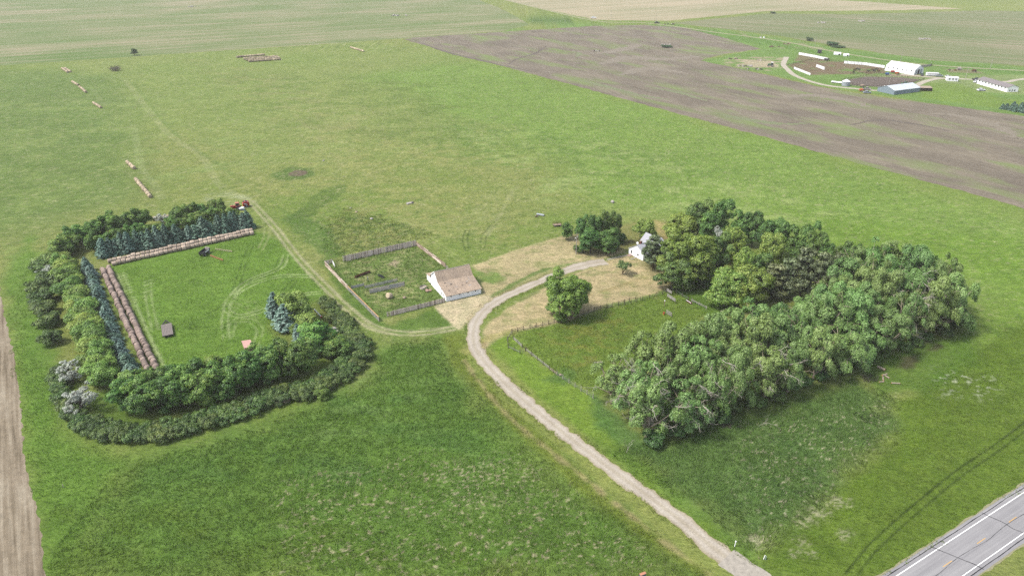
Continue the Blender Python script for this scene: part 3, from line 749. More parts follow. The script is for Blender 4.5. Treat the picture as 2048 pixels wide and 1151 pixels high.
def rot_basis(n, rng):
    """Tangents for a set of normals, spun at random."""
    r = rng.normal(size=n.shape); t = np.cross(n, r); t /= np.linalg.norm(t, axis=1)[:, None] + 1e-9
    return t, np.cross(n, t)
def leaf_quads(c, nrm, size, rng, aspect=.7, fold=.25):
    n = nrm / (np.linalg.norm(nrm, axis=1)[:, None] + 1e-9)
    t, b = rot_basis(n, rng)
    s = size[:, None]
    t = t * s; b = b * s * aspect; f = n * s * fold
    V = np.stack([c - t - b * .3, c - b + f, c + t + b * .3, c + b + f], 1)
    return V.reshape(-1, 3)
def clump_crown(lobes, rng, dens=1.0, cl_r=(.7, 1.2), n_leaf=26, leaf=(.22, .42), up=.5, flat=.7, low=-.45, shell=.8, clump_var=.55, cut=None):
    """lobes: (centre, radii). Every lobe carries leaf clumps over its surface; every clump is a spray of leaves."""
    C = []; N = []; T = []
    for (c, r) in lobes:
        c = np.array(c); r = np.array(r)
        area = 4 * np.pi * ((r[0] * r[1]) ** 1.6 / 3 + (r[0] * r[2]) ** 1.6 / 3 + (r[1] * r[2]) ** 1.6 / 3) ** (1 / 1.6)
        k = int(max(5, dens * area / (.9 * (np.mean(cl_r)) ** 2 * 2.2)))
        d = rng.normal(size=(k * 2, 3)); d /= np.linalg.norm(d, axis=1)[:, None]
        d = d[d[:, 2] > low][:k]
        q = c + d * r * rng.uniform(shell, 1.06, (len(d), 1))
        C.append(q); N.append(d / r); T.append(np.full(len(d), rng.normal(0, .09)))
    C = np.concatenate(C); N = np.concatenate(N); T = np.concatenate(T)
    N /= np.linalg.norm(N, axis=1)[:, None]
    # clumps buried deep inside another lobe are dropped
    keep = np.ones(len(C), bool)
    for (c, r) in lobes:
        q = (C - np.array(c)) / np.array(r); keep &= (q * q).sum(1) > .45
    if cut: keep &= C[:, 2] > cut
    C, N, T = C[keep], N[keep], T[keep]
    k = len(C); R = rng.uniform(cl_r[0], cl_r[1], k); tint = T + rng.normal(0, .13 * clump_var * 2, k)
    idx = np.repeat(np.arange(k), n_leaf)
    d = rng.normal(size=(len(idx), 3)); d /= np.linalg.norm(d, axis=1)[:, None]
    rr = rng.random(len(idx)) ** .5
    off = d * (rr * R[idx])[:, None]; off[:, 2] *= flat
    P = C[idx] + off
    nn = N[idx] * .75 + d * .8 + rng.normal(size=d.shape) * .45; nn[:, 2] += up
    sz = rng.uniform(leaf[0], leaf[1], len(idx))
    V = leaf_quads(P, nn, sz, rng)
    tt = np.clip(.5 + tint[idx] + rng.normal(0, .16, len(idx)), 0, 1)
    return V, tt
def crown_mesh(name, V, tint, mat):
    return np_mesh(name, V, np.arange(len(V)).reshape(-1, 4), mat, fattr={"tint": tint})
def limbs(mb, base, top, r0, ends, rng, start=.25, bend=.15, n=6, tip=.05):
    base = Vector(base); top = Vector(top)
    H = (top - base).length
    mid = [base + (top - base) * t + Vector((rng.normal() * .02 * H * t, rng.normal() * .02 * H * t, 0)) for t in (0, .12, .35, .6, .85, 1)]
    mb.tube(mid, [r0 * 1.25, r0, r0 * .85, r0 * .62, r0 * .35, r0 * .12], n + 2)
    for e in ends:
        e = Vector(e); t = min(.85, max(start, rng.uniform(start, max(start + .05, min(.8, (e.z - base.z) / H - .1)))))
        s = base + (top - base) * t; m1 = s.lerp(e, .5) + Vector((0, 0, (e - s).length * bend * rng.uniform(-.4, 1)))
        m1 += Vector((rng.normal(), rng.normal(), 0)) * .05 * (e - s).length
        r = r0 * (1 - t) * .75 + .03
        mb.tube([s, s.lerp(m1, .5), m1, e], [r, r * .8, r * .55, tip], n)
def twigs(mb, p, d, L, r, rng, depth, n=4):
    """Bare branching twigs."""
    p = Vector(p); d = Vector(d).normalized()
    q = p + d * L * .5 + Vector(rng.normal(size=3)) * L * .08; e = q + (d + Vector(rng.normal(size=3)) * .25).normalized() * L * .5
    mb.tube([p, q, e], [r, r * .75, r * .5], n, False)
    if depth <= 0: return
    for k in range(rng.integers(2, 4)):
        dd = (d + Vector(rng.normal(size=3)) * .65).normalized()
        twigs(mb, p.lerp(e, rng.uniform(.35, 1)), dd, L * rng.uniform(.5, .75), r * .55, rng, depth - 1, 3)

PROTO = {}
def make_proto(kind, H, W, trunk_me, crown_me, dead_me=None):
    PROTO.setdefault(kind, []).append((H, W, trunk_me, crown_me, dead_me))

def broadleaf(kind, seed, H, W, mat, bark, n_lobe=8, lobe=.42, crown_lo=.18, round_=.8, leaf=(.22, .42), n_leaf=26, cl_r=(.7, 1.2), dens=1.0, trunk_r=.22, dead=0, up=.5, droop=0, flat=.75, lean=0.0, clump_var=.55, rag=.25, sprigs=0, core=.5):
    rng = np.random.default_rng(seed)
    R = W / 2; lobes = []
    zc = H * (crown_lo + 1) / 2; zh = H * (1 - crown_lo) / 2
    for i in range(n_lobe):
        a = 2.39996 * i + rng.uniform(-.45, .45)
        u = (i + .5) / n_lobe                           # low to high
        zz = -1 + 2 * u
        rad = np.sqrt(max(.05, 1 - (zz * .92) ** 2)) ** round_ * R * (1 - lobe * .75)
        rad *= rng.uniform(1 - rag * 1.4, 1 + rag * .8)
        lr = R * lobe * rng.uniform(1 - rag, 1 + rag)
        lobes.append(((np.cos(a) * rad + lean * H * u, np.sin(a) * rad, zc + zz * (zh - lr * .8) + rng.uniform(-rag, rag) * .16 * H),
                      (lr * rng.uniform(.85, 1.2), lr * rng.uniform(.85, 1.2), lr * rng.uniform(.75, 1.1) * min(1.5, max(.8, zh / R * .9)))))
    if core: lobes.append(((lean * H * .6, 0, zc), (R * core, R * core, zh * .6)))
    V, t = clump_crown(lobes, rng, dens, cl_r, n_leaf, leaf, up, flat, clump_var=clump_var)
    if droop:
        k = V.reshape(-1, 4, 3); rad = np.hypot(k[..., 0], k[..., 1]) / R
        k[..., 2] -= droop * rad ** 2 * H * rng.uniform(.5, 1, (len(k), 1)); V = k.reshape(-1, 3)
    V[:, 2] = np.maximum(V[:, 2], .06)
    tb = MB(); limbs(tb, (0, 0, -.3), (lean * H * .7, 0, H * .82), trunk_r, [l[0] for l in (lobes[:-1] if core else lobes)], rng, .16 if crown_lo > .1 else .06)
    for k in range(sprigs):                              # thin limbs that show between the leaves
        l = lobes[rng.integers(0, n_lobe)]; d = rng.normal(size=3); d[2] = abs(d[2]) * .8; d /= np.linalg.norm(d)
        p0 = Vector(l[0]); p1 = p0 + Vector(d * np.array(l[1]) * rng.uniform(.9, 1.2)); m_ = p0.lerp(p1, .5) + Vector(rng.normal(size=3)) * .15
        tb.tube([p0, m_, p1], [.09, .06, .02], 4, False)
    dms = []
    for k in range(dead):
        l = lobes[rng.integers(0, n_lobe)]; c = Vector(l[0]); o = Vector((c.x, c.y, 0))
        d = Vector((o.x - 1.5, o.y - 3.0, rng.uniform(-1.0, 2.0))).normalized()
        db = MB(); twigs(db, c * .85 + Vector((0, 0, c.z * .15)), d, max(3.2, l[1][0] * 1.7), .11, rng, 3)
        dms.append(db.mesh(kind + "_dead", M_DEAD))
    make_proto(kind, H, W, tb.mesh(kind + "_trunk", bark, True), crown_mesh(kind + "_crown", V, t, mat), dms)

def conifer(kind, seed, H, W, mat, bark, whorl=.40, drop=.30, taper=.62, nb=11, ragged=.34, base=.04, seg=.30, leafw=.27):
    rng = np.random.default_rng(seed); C = []; N = []; S = []; T = []
    z = H * base
    while z < H * .985:
        u = z / H; R = W / 2 * (1 - u) ** taper + .12
        nn = max(4, int(nb * (.5 + R / (W / 2) * .7)))
        a0 = rng.uniform(0, 6.28)
        for k in range(nn):
            a = a0 + 2 * np.pi * k / nn + rng.uniform(-.25, .25)
            L = R * rng.uniform(1 - ragged, 1 + ragged * .6); tb = rng.normal(0, .12); zz = z + rng.uniform(-.3, .3) * whorl
            m = max(3, int(L / seg * 1.3))
            for j in range(m):
                f = (j + .6) / m
                r = L * f; h = zz + .25 * L * f - drop * L * f * f
                for side in (-1, 0, 1):
                    w = side * .28 * L * (1 - f * .6) * f
                    C.append((np.cos(a) * r - np.sin(a) * w, np.sin(a) * r + np.cos(a) * w, h + rng.uniform(-.07, .07) - abs(side) * .06))
                    N.append((np.cos(a) * .7 + rng.normal() * .35, np.sin(a) * .7 + rng.normal() * .35, .75 + rng.normal() * .3))
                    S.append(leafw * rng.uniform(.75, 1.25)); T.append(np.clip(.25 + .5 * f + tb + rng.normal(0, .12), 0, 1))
        z += whorl * (.65 + .5 * (1 - u))
    V = leaf_quads(np.array(C), np.array(N), np.array(S), rng, .55, .3)
    V[:, 2] = np.maximum(V[:, 2], .05)
    tb = MB(); tb.tube([(0, 0, -.2), (0, 0, H * .5), (0, 0, H * .97)], [W * .035, W * .022, .03], 7)
    make_proto(kind, H, W, tb.mesh(kind + "_trunk", bark, True), crown_mesh(kind + "_crown", V, np.array(T), mat))

def AL(r, g, b): return A(r, g, b, 1.75)
LEAF = dict(
    cotton=leaf_mat("cottonwood_leaves", AL(74, 108, 42), AL(130, 166, 78), AL(178, 208, 130), hv=.12),
    ash=leaf_mat("ash_leaves", AL(50, 86, 28), AL(94, 134, 50), AL(150, 184, 88), hv=.16),
    elm=leaf_mat("elm_leaves", AL(88, 122, 38), AL(146, 180, 70), AL(198, 216, 114), hv=.12),
    lone=leaf_mat("boxelder_leaves", AL(64, 100, 26), AL(116, 154, 50), AL(168, 196, 92), hv=.08),
    belt=leaf_mat("shelterbelt_leaves", AL(70, 104, 30), AL(126, 162, 58), AL(178, 206, 100), hv=.14),
    dark=leaf_mat("dark_ash_leaves", AL(48, 84, 24), AL(92, 138, 46), AL(156, 190, 86), hv=.14),
    hedge=leaf_mat("hedge_leaves", AL(50, 76, 24), AL(88, 118, 46), AL(144, 166, 84), hv=.16),
    under=leaf_mat("undergrowth_leaves", AL(44, 74, 24), AL(78, 114, 44), AL(114, 150, 66), hv=.2),
    silver=leaf_mat("silver_leaves", AL(150, 160, 142), AL(192, 200, 184), AL(224, 230, 218), hv=.08),
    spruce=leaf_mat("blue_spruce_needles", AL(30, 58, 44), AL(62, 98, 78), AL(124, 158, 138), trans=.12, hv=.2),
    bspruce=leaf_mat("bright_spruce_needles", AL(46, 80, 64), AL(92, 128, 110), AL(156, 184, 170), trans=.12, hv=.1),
    pine=leaf_mat("pine_needles", AL(58, 72, 40), AL(94, 108, 66), AL(140, 150, 102), trans=.15, hv=.15),
    far=leaf_mat("far_leaves", AL(44, 74, 40), AL(72, 106, 58), AL(104, 136, 80), hv=.12))
for s in range(5):
    broadleaf("cottonwood", 100 + s, 21, 13.5, LEAF["cotton"], M_BARK, 26, .22, .20, .65, (.11, .23), 22, (.28, .68), .95, .42, 0, .5, .12, 1.1, rag=.5, sprigs=34, core=.42)
for s in range(3):
    broadleaf("bare_cottonwood", 140 + s, 20, 13, LEAF["cotton"], M_BARK, 22, .21, .16, .65, (.11, .23), 20, (.28, .68), .78, .42, 10, .5, .14, 1.1, rag=.5, sprigs=50, core=.36)
for s in range(5):
    broadleaf("ash", 200 + s, 12, 9, LEAF["ash"], M_BARKD, 13, .34, .12, .7, (.12, .23), 44, (.5, .95), 1.1, .24, 0, rag=.38, sprigs=6, core=.4)
for s in range(2):
    broadleaf("elm", 230 + s, 11, 12, LEAF["elm"], M_BARKD, 13, .34, .06, .6, (.12, .23), 44, (.5, .95), 1.15, .26, 0, rag=.32)
broadleaf("lone", 250, 15, 13, LEAF["lone"], M_BARKD, 22, .30, .0, .38, (.12, .23), 46, (.5, .95), 1.25, .3, 0, rag=.22, core=.6)
for s in range(4):
    broadleaf("belt", 300 + s, 8, 7.5, LEAF["belt"], M_BARKD, 8, .44, .05, .6, (.11, .21), 40, (.45, .85), 1.2, .16, 0, rag=.4)
for s in range(4):
    broadleaf("dark", 340 + s, 11.5, 8.6, LEAF["dark"], M_BARKD, 12, .38, .06, .55, (.12, .23), 44, (.5, .95), 1.2, .2, 0, clump_var=.8, rag=.4)
for s in range(5):
    broadleaf("hedge", 400 + s, 3.4, 5.0, LEAF["hedge"], M_BARKD, 8, .40, .0, .5, (.085, .17), 34, (.3, .6), 1.25, .08, 0, clump_var=.7, rag=.45)
for s in range(2):
    broadleaf("under", 430 + s, 4.2, 5.5, LEAF["under"], M_BARKD, 8, .40, .0, .5, (.14, .27), 22, (.4, .75), 1.15, .08, 0)
broadleaf("silver", 450, 6.5, 7.5, LEAF["silver"], M_DEADG, 18, .2, .2, .6, (.09, .18), 16, (.25, .5), .75, .16, 0, rag=.5, sprigs=30, core=0)
broadleaf("vase", 455, 4.2, 5.0, LEAF["hedge"], M_BARKD, 8, .30, .5, .4, (.1, .2), 16, (.3, .55), .9, .12, 0)
for s in range(4):
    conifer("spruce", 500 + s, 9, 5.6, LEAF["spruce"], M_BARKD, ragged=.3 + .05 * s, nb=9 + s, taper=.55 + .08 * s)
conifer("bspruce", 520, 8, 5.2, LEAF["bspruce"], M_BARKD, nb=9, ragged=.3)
def pine_tree(seed, H, W, lo):
    rng = np.random.default_rng(seed); lobes = []
    for i in range(15):
        u = (i + .5) / 15; a = i * 2.4 + rng.uniform(-.4, .4)
        r = W / 2 * (.75 - .45 * u) * rng.uniform(.6, 1.1); lr = W * .2 * (1.15 - .5 * u)
        lobes.append(((np.cos(a) * r, np.sin(a) * r, H * (lo + (1 - lo) * u * .95)), (lr * 1.25, lr * 1.25, lr * .5)))
    V, t = clump_crown(lobes, rng, 1.0, (.4, .75), 26, (.14, .28), .5, .6, -.6)
    tb = MB(); limbs(tb, (0, 0, -.3), (0, 0, H * .95), .22, [l[0] for l in lobes], rng, lo * .8)
    make_proto("pine", H, W, tb.mesh("pine_trunk", M_BARKD, True), crown_mesh("pine_crown", V, t, LEAF["pine"]))
pine_tree(560, 12, 6.5, .22); pine_tree(561, 10, 7.0, .16)
broadleaf("farbush", 580, 6, 8, LEAF["far"], M_BARKD, 8, .42, .0, .6, (.3, .5), 18, (.7, 1.2), 1.0, .15, 0)
broadleaf("fartree", 590, 12, 7, LEAF["far"], M_BARKD, 8, .40, .12, .6, (.3, .5), 20, (.7, 1.2), 1.0, .25, 0)
# a bare grey thicket
def bare_brush(seed, H, W, depth=4, n=16):
    rng = np.random.default_rng(seed); mb = MB()
    for k in range(n):
        a = rng.uniform(0, 6.28); r = rng.uniform(0, W * .3)
        twigs(mb, (math.cos(a) * r, math.sin(a) * r, 0), (math.cos(a) * .6, math.sin(a) * .6, 1.0), H * .5, .05, rng, depth, 4)
    return mb.mesh("bare_twigs", M_DEADG)

KIND_NAME = dict(cottonwood="cottonwood_tree", bare_cottonwood="cottonwood_tree", ash="ash_tree", elm="elm_tree", lone="boxelder_tree", belt="shelterbelt_tree",
                 dark="shelterbelt_tree", hedge="hedge_shrub", under="undergrowth_shrub", silver="silver_olive_tree", vase="garden_shrub", spruce="spruce_tree",
                 bspruce="spruce_tree", pine="pine_tree", farbush="bush", fartree="tree")
USED = {}
def plant(kind, p, H, W, label, cat="tree", group=None, var=None, rz=None):
    lst = PROTO[kind]
    USED[kind] = USED.get(kind, -1) + 1
    i = (USED[kind] if var is None else var) % len(lst)
    h0, w0, tm, cm, dm = lst[i]
    t = thing(KIND_NAME[kind], (p[0], p[1], 0), label, cat, random.uniform(0, 6.28) if rz is None else rz, group)
    k = W / w0
    t.scale = (k * random.uniform(.9, 1.1), k * random.uniform(.9, 1.1), H / h0)
    if kind in ("spruce", "bspruce", "ash", "belt", "dark"): t.rotation_euler.x = random.uniform(-.05, .05); t.rotation_euler.y = random.uniform(-.05, .05)
    shrub = kind in ("hedge", "under", "vase", "farbush")
    link_mesh("stem" if shrub else "trunk", tm, t); link_mesh("foliage" if shrub else "crown", cm, t)
    for d_ in (dm or ()): link_mesh("dead_branch", d_, t)["label"] = "bleached leafless branch"
    return t
def at_px(kind, px, pyb, pytop, wpx, label, cat="tree", group=None, var=None, hk=.9, rz=None):
    """A tree whose foot is seen at (px, pyb) and whose top reaches pytop."""
    p = G(px, pyb); dpp = (G(px + 1, pyb) - p).length
    W = wpx * dpp
    H = height_at(p, pytop)
    H = max(1.0, H - .20 * W * .5 * (1 if kind not in ("spruce", "bspruce", "pine") else .2))     # the far side of the crown reaches higher in the picture
    return plant(kind, p, H, W, label, cat, group, var, rz)

# --- the big windbreak on the right: three rows along the highway direction
wa = G(1288, 892); wb = G(1918, 650)
we = (wb - wa).normalized(); wnrm = Vector((-we.y, we.x, 0)); wl = (wb - wa).length
n_front = 13
for r_, (row, off) in enumerate((("front", 1.0), ("middle", 9.5), ("back", 18.5))):
    for i in range(n_front):
        t = (i + (.5 if r_ == 1 else .15)) / n_front
        s = t * wl + random.uniform(-1.2, 1.2) + (3 if r_ == 2 else 0)
        o = off + random.uniform(-1.3, 1.3)
        if r_ == 2 and i > 8: o -= 2
        p = wa + we * s + wnrm * o
        H = (17.5 if r_ == 0 else 19.5 if r_ == 1 else 18.5) * random.uniform(.78, 1.12)
        H *= 1 + .24 * max(0, (i - 7) / 5)
        bare = (r_ == 0 and i in (0, 1, 2, 4, 10)) or (r_ == 2 and i == 0) or (r_ == 1 and i in (0, 11))
        W = random.uniform(9.5, 14.5)
        end = "first" if i == 0 else "last" if i == n_front - 1 else ORD[i]
        lb = f"{'half bare' if bare else 'leafy'} tall cottonwood, {end} from the driveway end of the windbreak's {row} row"
        plant("bare_cottonwood" if bare else "cottonwood", p, H, W, lb, "tree", "cottonwoods of the long windbreak", rz=random.uniform(-.5, .5) if bare else None)
for i, (f, o, H) in enumerate([(.735, 23, 15), (.785, 26, 19), (.84, 28, 22), (.91, 27, 22.5), (.97, 25, 21), (1.01, 17, 20), (1.015, 8, 18)]):
    plant("cottonwood", wa + we * (f * wl) + wnrm * o, H, random.uniform(12, 15), f"tall cottonwood bulging out behind the windbreak's far end, {ORD[i]} counted from the house side", "tree", "cottonwoods of the long windbreak")
for i in range(19):
    s = (i + .5) / 19 * wl + random.uniform(-1.5, 1.5); p = wa + we * s + wnrm * random.uniform(-1.5, 1.0)
    plant("under", p, random.uniform(2.4, 4.6), random.uniform(4, 6.0), f"dark low shrub under the windbreak's front edge, {ORD[i]} from the driveway", "shrub", "undergrowth along the windbreak")
for i, s in enumerate((wl + 1, wl + 3.0, wl + .5, wl + 4.0)):
    p = wa + we * s + wnrm * (2 + i * 5.0)
    plant("under", p, 5.0, 6.5, f"dark shrub at the windbreak's far right end, {ORD[i]} from its front corner", "shrub", "undergrowth along the windbreak")

# --- trees round the house
GR = "trees of the house grove"
at_px("lone", 1130, 630, 537, 88, "broad lone green tree on the dry lawn inside the driveway bend", var=0)
for a in [
    ("elm", 1360, 478, 421, 66, "yellow green round tree behind the big shade trees, nearest the pasture"),
    ("ash", 1394, 476, 394, 52, "tall dark tree at the back left of the grove"),
    ("ash", 1437, 480, 394, 46, "tall thin dark tree at the grove's top, right of its twin"),
    ("ash", 1415, 485, 415, 44, "dark tree filling the gap between the two tallest back trees"),
    ("ash", 1478, 490, 419, 46, "dark tree in the grove's back row, left of a similar dark crown"),
    ("ash", 1503, 494, 417, 42, "dark tree in the back row with a crown standing up alone"),
    ("ash", 1535, 505, 431, 50, "dark green tree midway along the grove's back edge"),
    ("ash", 1560, 514, 438, 44, "dark green tree right of the middle of the grove's back edge"),
    ("ash", 1590, 526, 441, 48, "tall dark tree in the grove's back edge above the pines"),
    ("ash", 1610, 532, 443, 40, "slim dark tree above the pines, right of a similar one"),
    ("ash", 1624, 545, 458, 44, "dark tree behind the middle pine of the grove"),
    ("ash", 1648, 556, 477, 42, "smaller dark tree behind the right hand pines"),
    ("ash", 1672, 565, 486, 40, "dark tree second from the grove's right end"),
    ("ash", 1693, 580, 480, 42, "dark tree at the grove's right end next to the windbreak"),
    ("lone", 1368, 566, 452, 96, "great spreading shade tree right beside the white house"),
    ("ash", 1346, 577, 502, 62, "green tree with low branches at the house yard's fence corner"),
    ("ash", 1400, 566, 470, 62, "tall shade tree with a visible pale trunk behind the fence corner"),
    ("ash", 1430, 550, 462, 52, "dense green tree in the middle of the grove's left half"),
    ("elm", 1460, 530, 444, 54, "pale yellowish tree standing among dark crowns in the grove"),
    ("elm", 1535, 538, 458, 56, "yellowish tree above the brown pine in the grove"),
    ("elm", 1482, 566, 490, 46, "light green tree above the big yellow rounded tree"),
    ("ash", 1513, 572, 502, 44, "green tree just behind the big yellow rounded tree's right shoulder"),
    ("elm", 1448, 612, 530, 84, "big rounded yellow green tree in front of the grove, left half"),
    ("elm", 1490, 610, 527, 84, "big rounded yellow green tree in front of the grove, right half"),
    ("elm", 1290, 480, 433, 46, "small round bright tree just behind the white house"),
    ("ash", 1134, 478, 443, 26, "small young tree at the lawn's edge left of the utility pole"),
    ("ash", 1166, 484, 428, 28, "purplish dark slim tree just right of the utility pole top"),
    ("ash", 1186, 492, 423, 32, "dark tree behind the clump near the utility pole"),
    ("ash", 1207, 490, 418, 30, "tallest slim tree of the clump near the utility pole"),
    ("ash", 1227, 488, 422, 28, "narrow dark tree at the right of the pole's clump"),
    ("ash", 1181, 506, 452, 46, "bushy green tree in front of the clump by the utility pole"),
    ("ash", 1214, 506, 454, 46, "bushy green tree in front of the clump, farther from the pole"),
]:
    at_px(*a, "tree", GR)
for a in [
    ("pine", 1306, 536, 468, 48, "open tall pine standing in front of the white house"),
    ("pine", 1545, 590, 524, 54, "brownish low pine left of the other grove pines"),
    ("pine", 1597, 604, 494, 54, "tallest pine of the grove, pale needled, behind the windbreak"),
    ("pine", 1568, 590, 512, 44, "pine between the brownish low one and the tallest"),
    ("pine", 1632, 612, 502, 50, "broad pine directly right of the tallest pine"),
    ("pine", 1660, 610, 506, 46, "reddish grey pine near the grove's right side"),
    ("pine", 1685, 612, 515, 42, "rightmost pine of the grove beside the windbreak"),
]:
    at_px(*a, "pine tree", GR)
for a in [("vase", 1245, 548, 521, 32, "small vase shaped shrub alone on the dry lawn"),
          ("under", 1240, 484, 464, 28, "bluish dark shrub right of the clump near the pole"),
          ("under", 1376, 572, 540, 34, "dark shrub below the shade tree at the lawn's edge"),
          ("under", 1404, 572, 548, 30, "dark shrub beside the pale trunk under the shade tree"),
          ("silver", 1433, 510, 450, 32, "grey green silvery tree between shade trees of the grove"),
          ("under", 1157, 503, 488, 22, "low bush at the foot of the utility pole"),
          ("under", 1225, 500, 484, 24, "low dark bush under the pole clump's right side")]:
    at_px(*a, "shrub", "shrubs round the house")
t = thing("brush_pile", G(1256, 484), "grey heap of bare brush on the grass behind the white house", "brush pile")
link_mesh("twigs", bare_brush(31, 2.4, 6.5, 3, 14), t).scale = (1.3, 1.3, .7)

# --- left enclosure: inner leafy row, spruces, outer shrubs
def along(pts, step, jitter=.3):
    P = smooth_line([tuple(p)[:2] for p in GP(pts)], .5); L = np.r_[0, np.cumsum(np.linalg.norm(np.diff(P, axis=0), axis=1))]
    n = max(1, int(round(L[-1] / step))); out = []
    for i in range(n):
        s = (i + .5) / n * L[-1] + random.uniform(-jitter, jitter)
        out.append(Vector((np.interp(s, L, P[:, 0]), np.interp(s, L, P[:, 1]), 0)))
    return out
pts = along([(128, 535), (140, 570), (156, 615), (172, 650), (186, 690), (203, 735), (214, 778)], 3.5, .8)
for i, p in enumerate(pts):
    plant("belt", p + Vector((random.uniform(-.9, .9), 0, 0)), random.uniform(5.8, 8.6), random.uniform(6.8, 9.2), f"bright green leafy tree left of the spruces, {ORD[i]} from the far corner", "tree", "leafy shelterbelt row along the west side")
pts = along([(122, 520), (146, 497), (180, 480), (226, 466), (275, 457), (300, 453)], 3.4, .8)
for i, p in enumerate(pts):
    plant("dark", p, random.uniform(7.0, 9.6), random.uniform(6.5, 8.6), f"leafy tree behind the far spruces, {ORD[i]} from the left corner", "tree", "leafy shelterbelt row along the north side")
pts = along([(345, 449), (400, 437), (452, 429)], 3.6, .6)
for i, p in enumerate(pts):
    plant("dark", p, random.uniform(6.4, 8.2), random.uniform(5.5, 7.0), f"smaller leafy tree behind the spruces, {ORD[i]} right of the silver olive", "tree", "leafy shelterbelt row along the north side")
pts = along([(180, 505), (250, 490), (330, 474), (400, 459), (478, 442)], 4.2, .7)
for i, p in enumerate(pts):
    plant("dark", p, random.uniform(6.6, 8.6), random.uniform(5.5, 7.2), f"dark leafy tree squeezed behind the far spruces, {ORD[i]} from the left", "tree", "leafy trees right behind the far spruces")
pts = along([(198, 516), (260, 503), (340, 487), (420, 471), (505, 453)], 2.5, .8)
for i, p in enumerate(pts):
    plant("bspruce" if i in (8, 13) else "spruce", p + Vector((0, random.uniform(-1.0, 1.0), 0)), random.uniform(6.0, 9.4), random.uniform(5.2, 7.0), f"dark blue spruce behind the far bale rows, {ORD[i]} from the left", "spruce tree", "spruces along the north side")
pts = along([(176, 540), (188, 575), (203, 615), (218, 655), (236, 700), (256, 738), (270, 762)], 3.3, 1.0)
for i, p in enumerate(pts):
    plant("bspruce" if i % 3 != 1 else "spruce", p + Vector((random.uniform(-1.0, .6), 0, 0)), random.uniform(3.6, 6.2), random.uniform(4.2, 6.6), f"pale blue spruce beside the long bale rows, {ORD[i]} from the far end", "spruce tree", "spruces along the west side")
for i, (px, py, w, h) in enumerate([(107, 536, 60, 5.4), (80, 582, 52, 5.2), (104, 575, 54, 5.6), (88, 604, 44, 4.4), (93, 626, 44, 4.4), (97, 650, 44, 4.6), (106, 684, 44, 4.8)]):
    plant("hedge", G(px, py), h, w * (G(px + 1, py) - G(px, py)).length, f"round dark shrub outside the leafy row, {ORD[i]} from the far end", "shrub", "separate shrubs on the west edge")
for px, py, w, h, lb in [(147, 762, 56, 6.0, "silvery white olive tree above its twin, at the hedge's left end"), (168, 820, 66, 7.0, "larger silvery white olive tree inside the hedge's lower left bend"),
                         (100, 560, 38, 5.0, "silvery grey olive tree among the separate dark shrubs"), (327, 448, 28, 4.5, "small silver olive tree in the gap behind the far spruces")]:
    plant("silver", G(px, py), h, w * (G(px + 1, py) - G(px, py)).length, lb, "tree", "silver olive trees")
hedge_px = [(124, 748), (122, 775), (128, 805), (148, 838), (186, 862), (245, 880), (320, 878), (400, 858), (480, 832), (560, 806), (630, 787), (690, 755), (722, 720), (724, 695), (704, 670), (684, 645), (664, 622), (648, 606)]
hl = along(hedge_px, 3.0, .5)
hl2 = along(hedge_px, 3.2, .5)
nh = len(hl)
for i, p in enumerate(hl):
    q = p + Vector((random.uniform(-.5, .5), random.uniform(-.3, .9), 0))
    plant("hedge", q, random.uniform(2.5, 3.7), random.uniform(4.3, 5.6), f"dark green shrub of the curving outer hedge, {ORD[i] if i < len(ORD) else 'last'} from its silver tree end", "shrub", "shrubs of the curving outer hedge")
for i, p in enumerate(along([(185, 848), (245, 864), (320, 862), (400, 842), (480, 816), (560, 790), (625, 772), (672, 742), (700, 712), (702, 690), (686, 664), (664, 640)], 3.6, .6)):
    plant("hedge", p, random.uniform(2.4, 3.4), random.uniform(4.2, 5.2), f"dark shrub on the hedge's inner side, {ORD[i]} from the lower left bend", "shrub", "shrubs of the curving outer hedge")
p = G(648, 797)
plant("belt", p, 3.4, 3.4, "single bright yellow green shrub in the outer hedge", "shrub")
t = thing("bare_shrub", G(566, 808), "purplish leafless shrub in the middle of the outer hedge", "shrub")
link_mesh("twigs", bare_brush(33, 3.6, 4, 4, 12), t)
pts = along([(248, 815), (330, 822), (410, 806), (490, 782), (560, 758), (630, 738)], 5.0)
for i, p in enumerate(pts):
    plant("dark", p, random.uniform(9.8, 11.8), random.uniform(8.0, 9.6), f"dense dark green tree in the shelterbelt's front row, {ORD[i]} from the left", "tree", "dark trees inside the curving hedge")
pts = along([(260, 790), (340, 795), (420, 778), (500, 755), (580, 730)], 5.6)
for i, p in enumerate(pts):
    plant("dark", p, random.uniform(8.8, 10.6), random.uniform(7.8, 9.0), f"dense green tree in the shelterbelt's second row, {ORD[i]} from the left", "tree", "dark trees inside the curving hedge")
for a in [("bspruce", 550, 634, 582, 42, "blue spruce at the left of the tree clump in the yard", "spruce tree"),
          ("bspruce", 572, 657, 606, 52, "wide blue spruce at the front of the yard's tree clump", "spruce tree"),
          ("bspruce", 599, 678, 646, 28, "small lone blue spruce beside the round green tree", "spruce tree"),
          ("belt", 592, 644, 575, 66, "leafy tree at the back of the yard's tree clump", "tree"),
          ("belt", 612, 660, 618, 46, "lower leafy tree right of the wide blue spruce", "tree"),
          ("dark", 634, 700, 637, 66, "round green tree where the shelterbelt meets the hedge's bend", "tree"),
          ("dark", 668, 710, 668, 56, "dark green tree tucked inside the hedge's right bend", "tree")]:
    at_px(*a[:5], a[5], a[6], "trees of the yard clump")
t = thing("bare_shrub", G(643, 694), "grey leafless shrub in front of the round green tree", "shrub")
link_mesh("twigs", bare_brush(35, 4.5, 5, 4, 12), t)
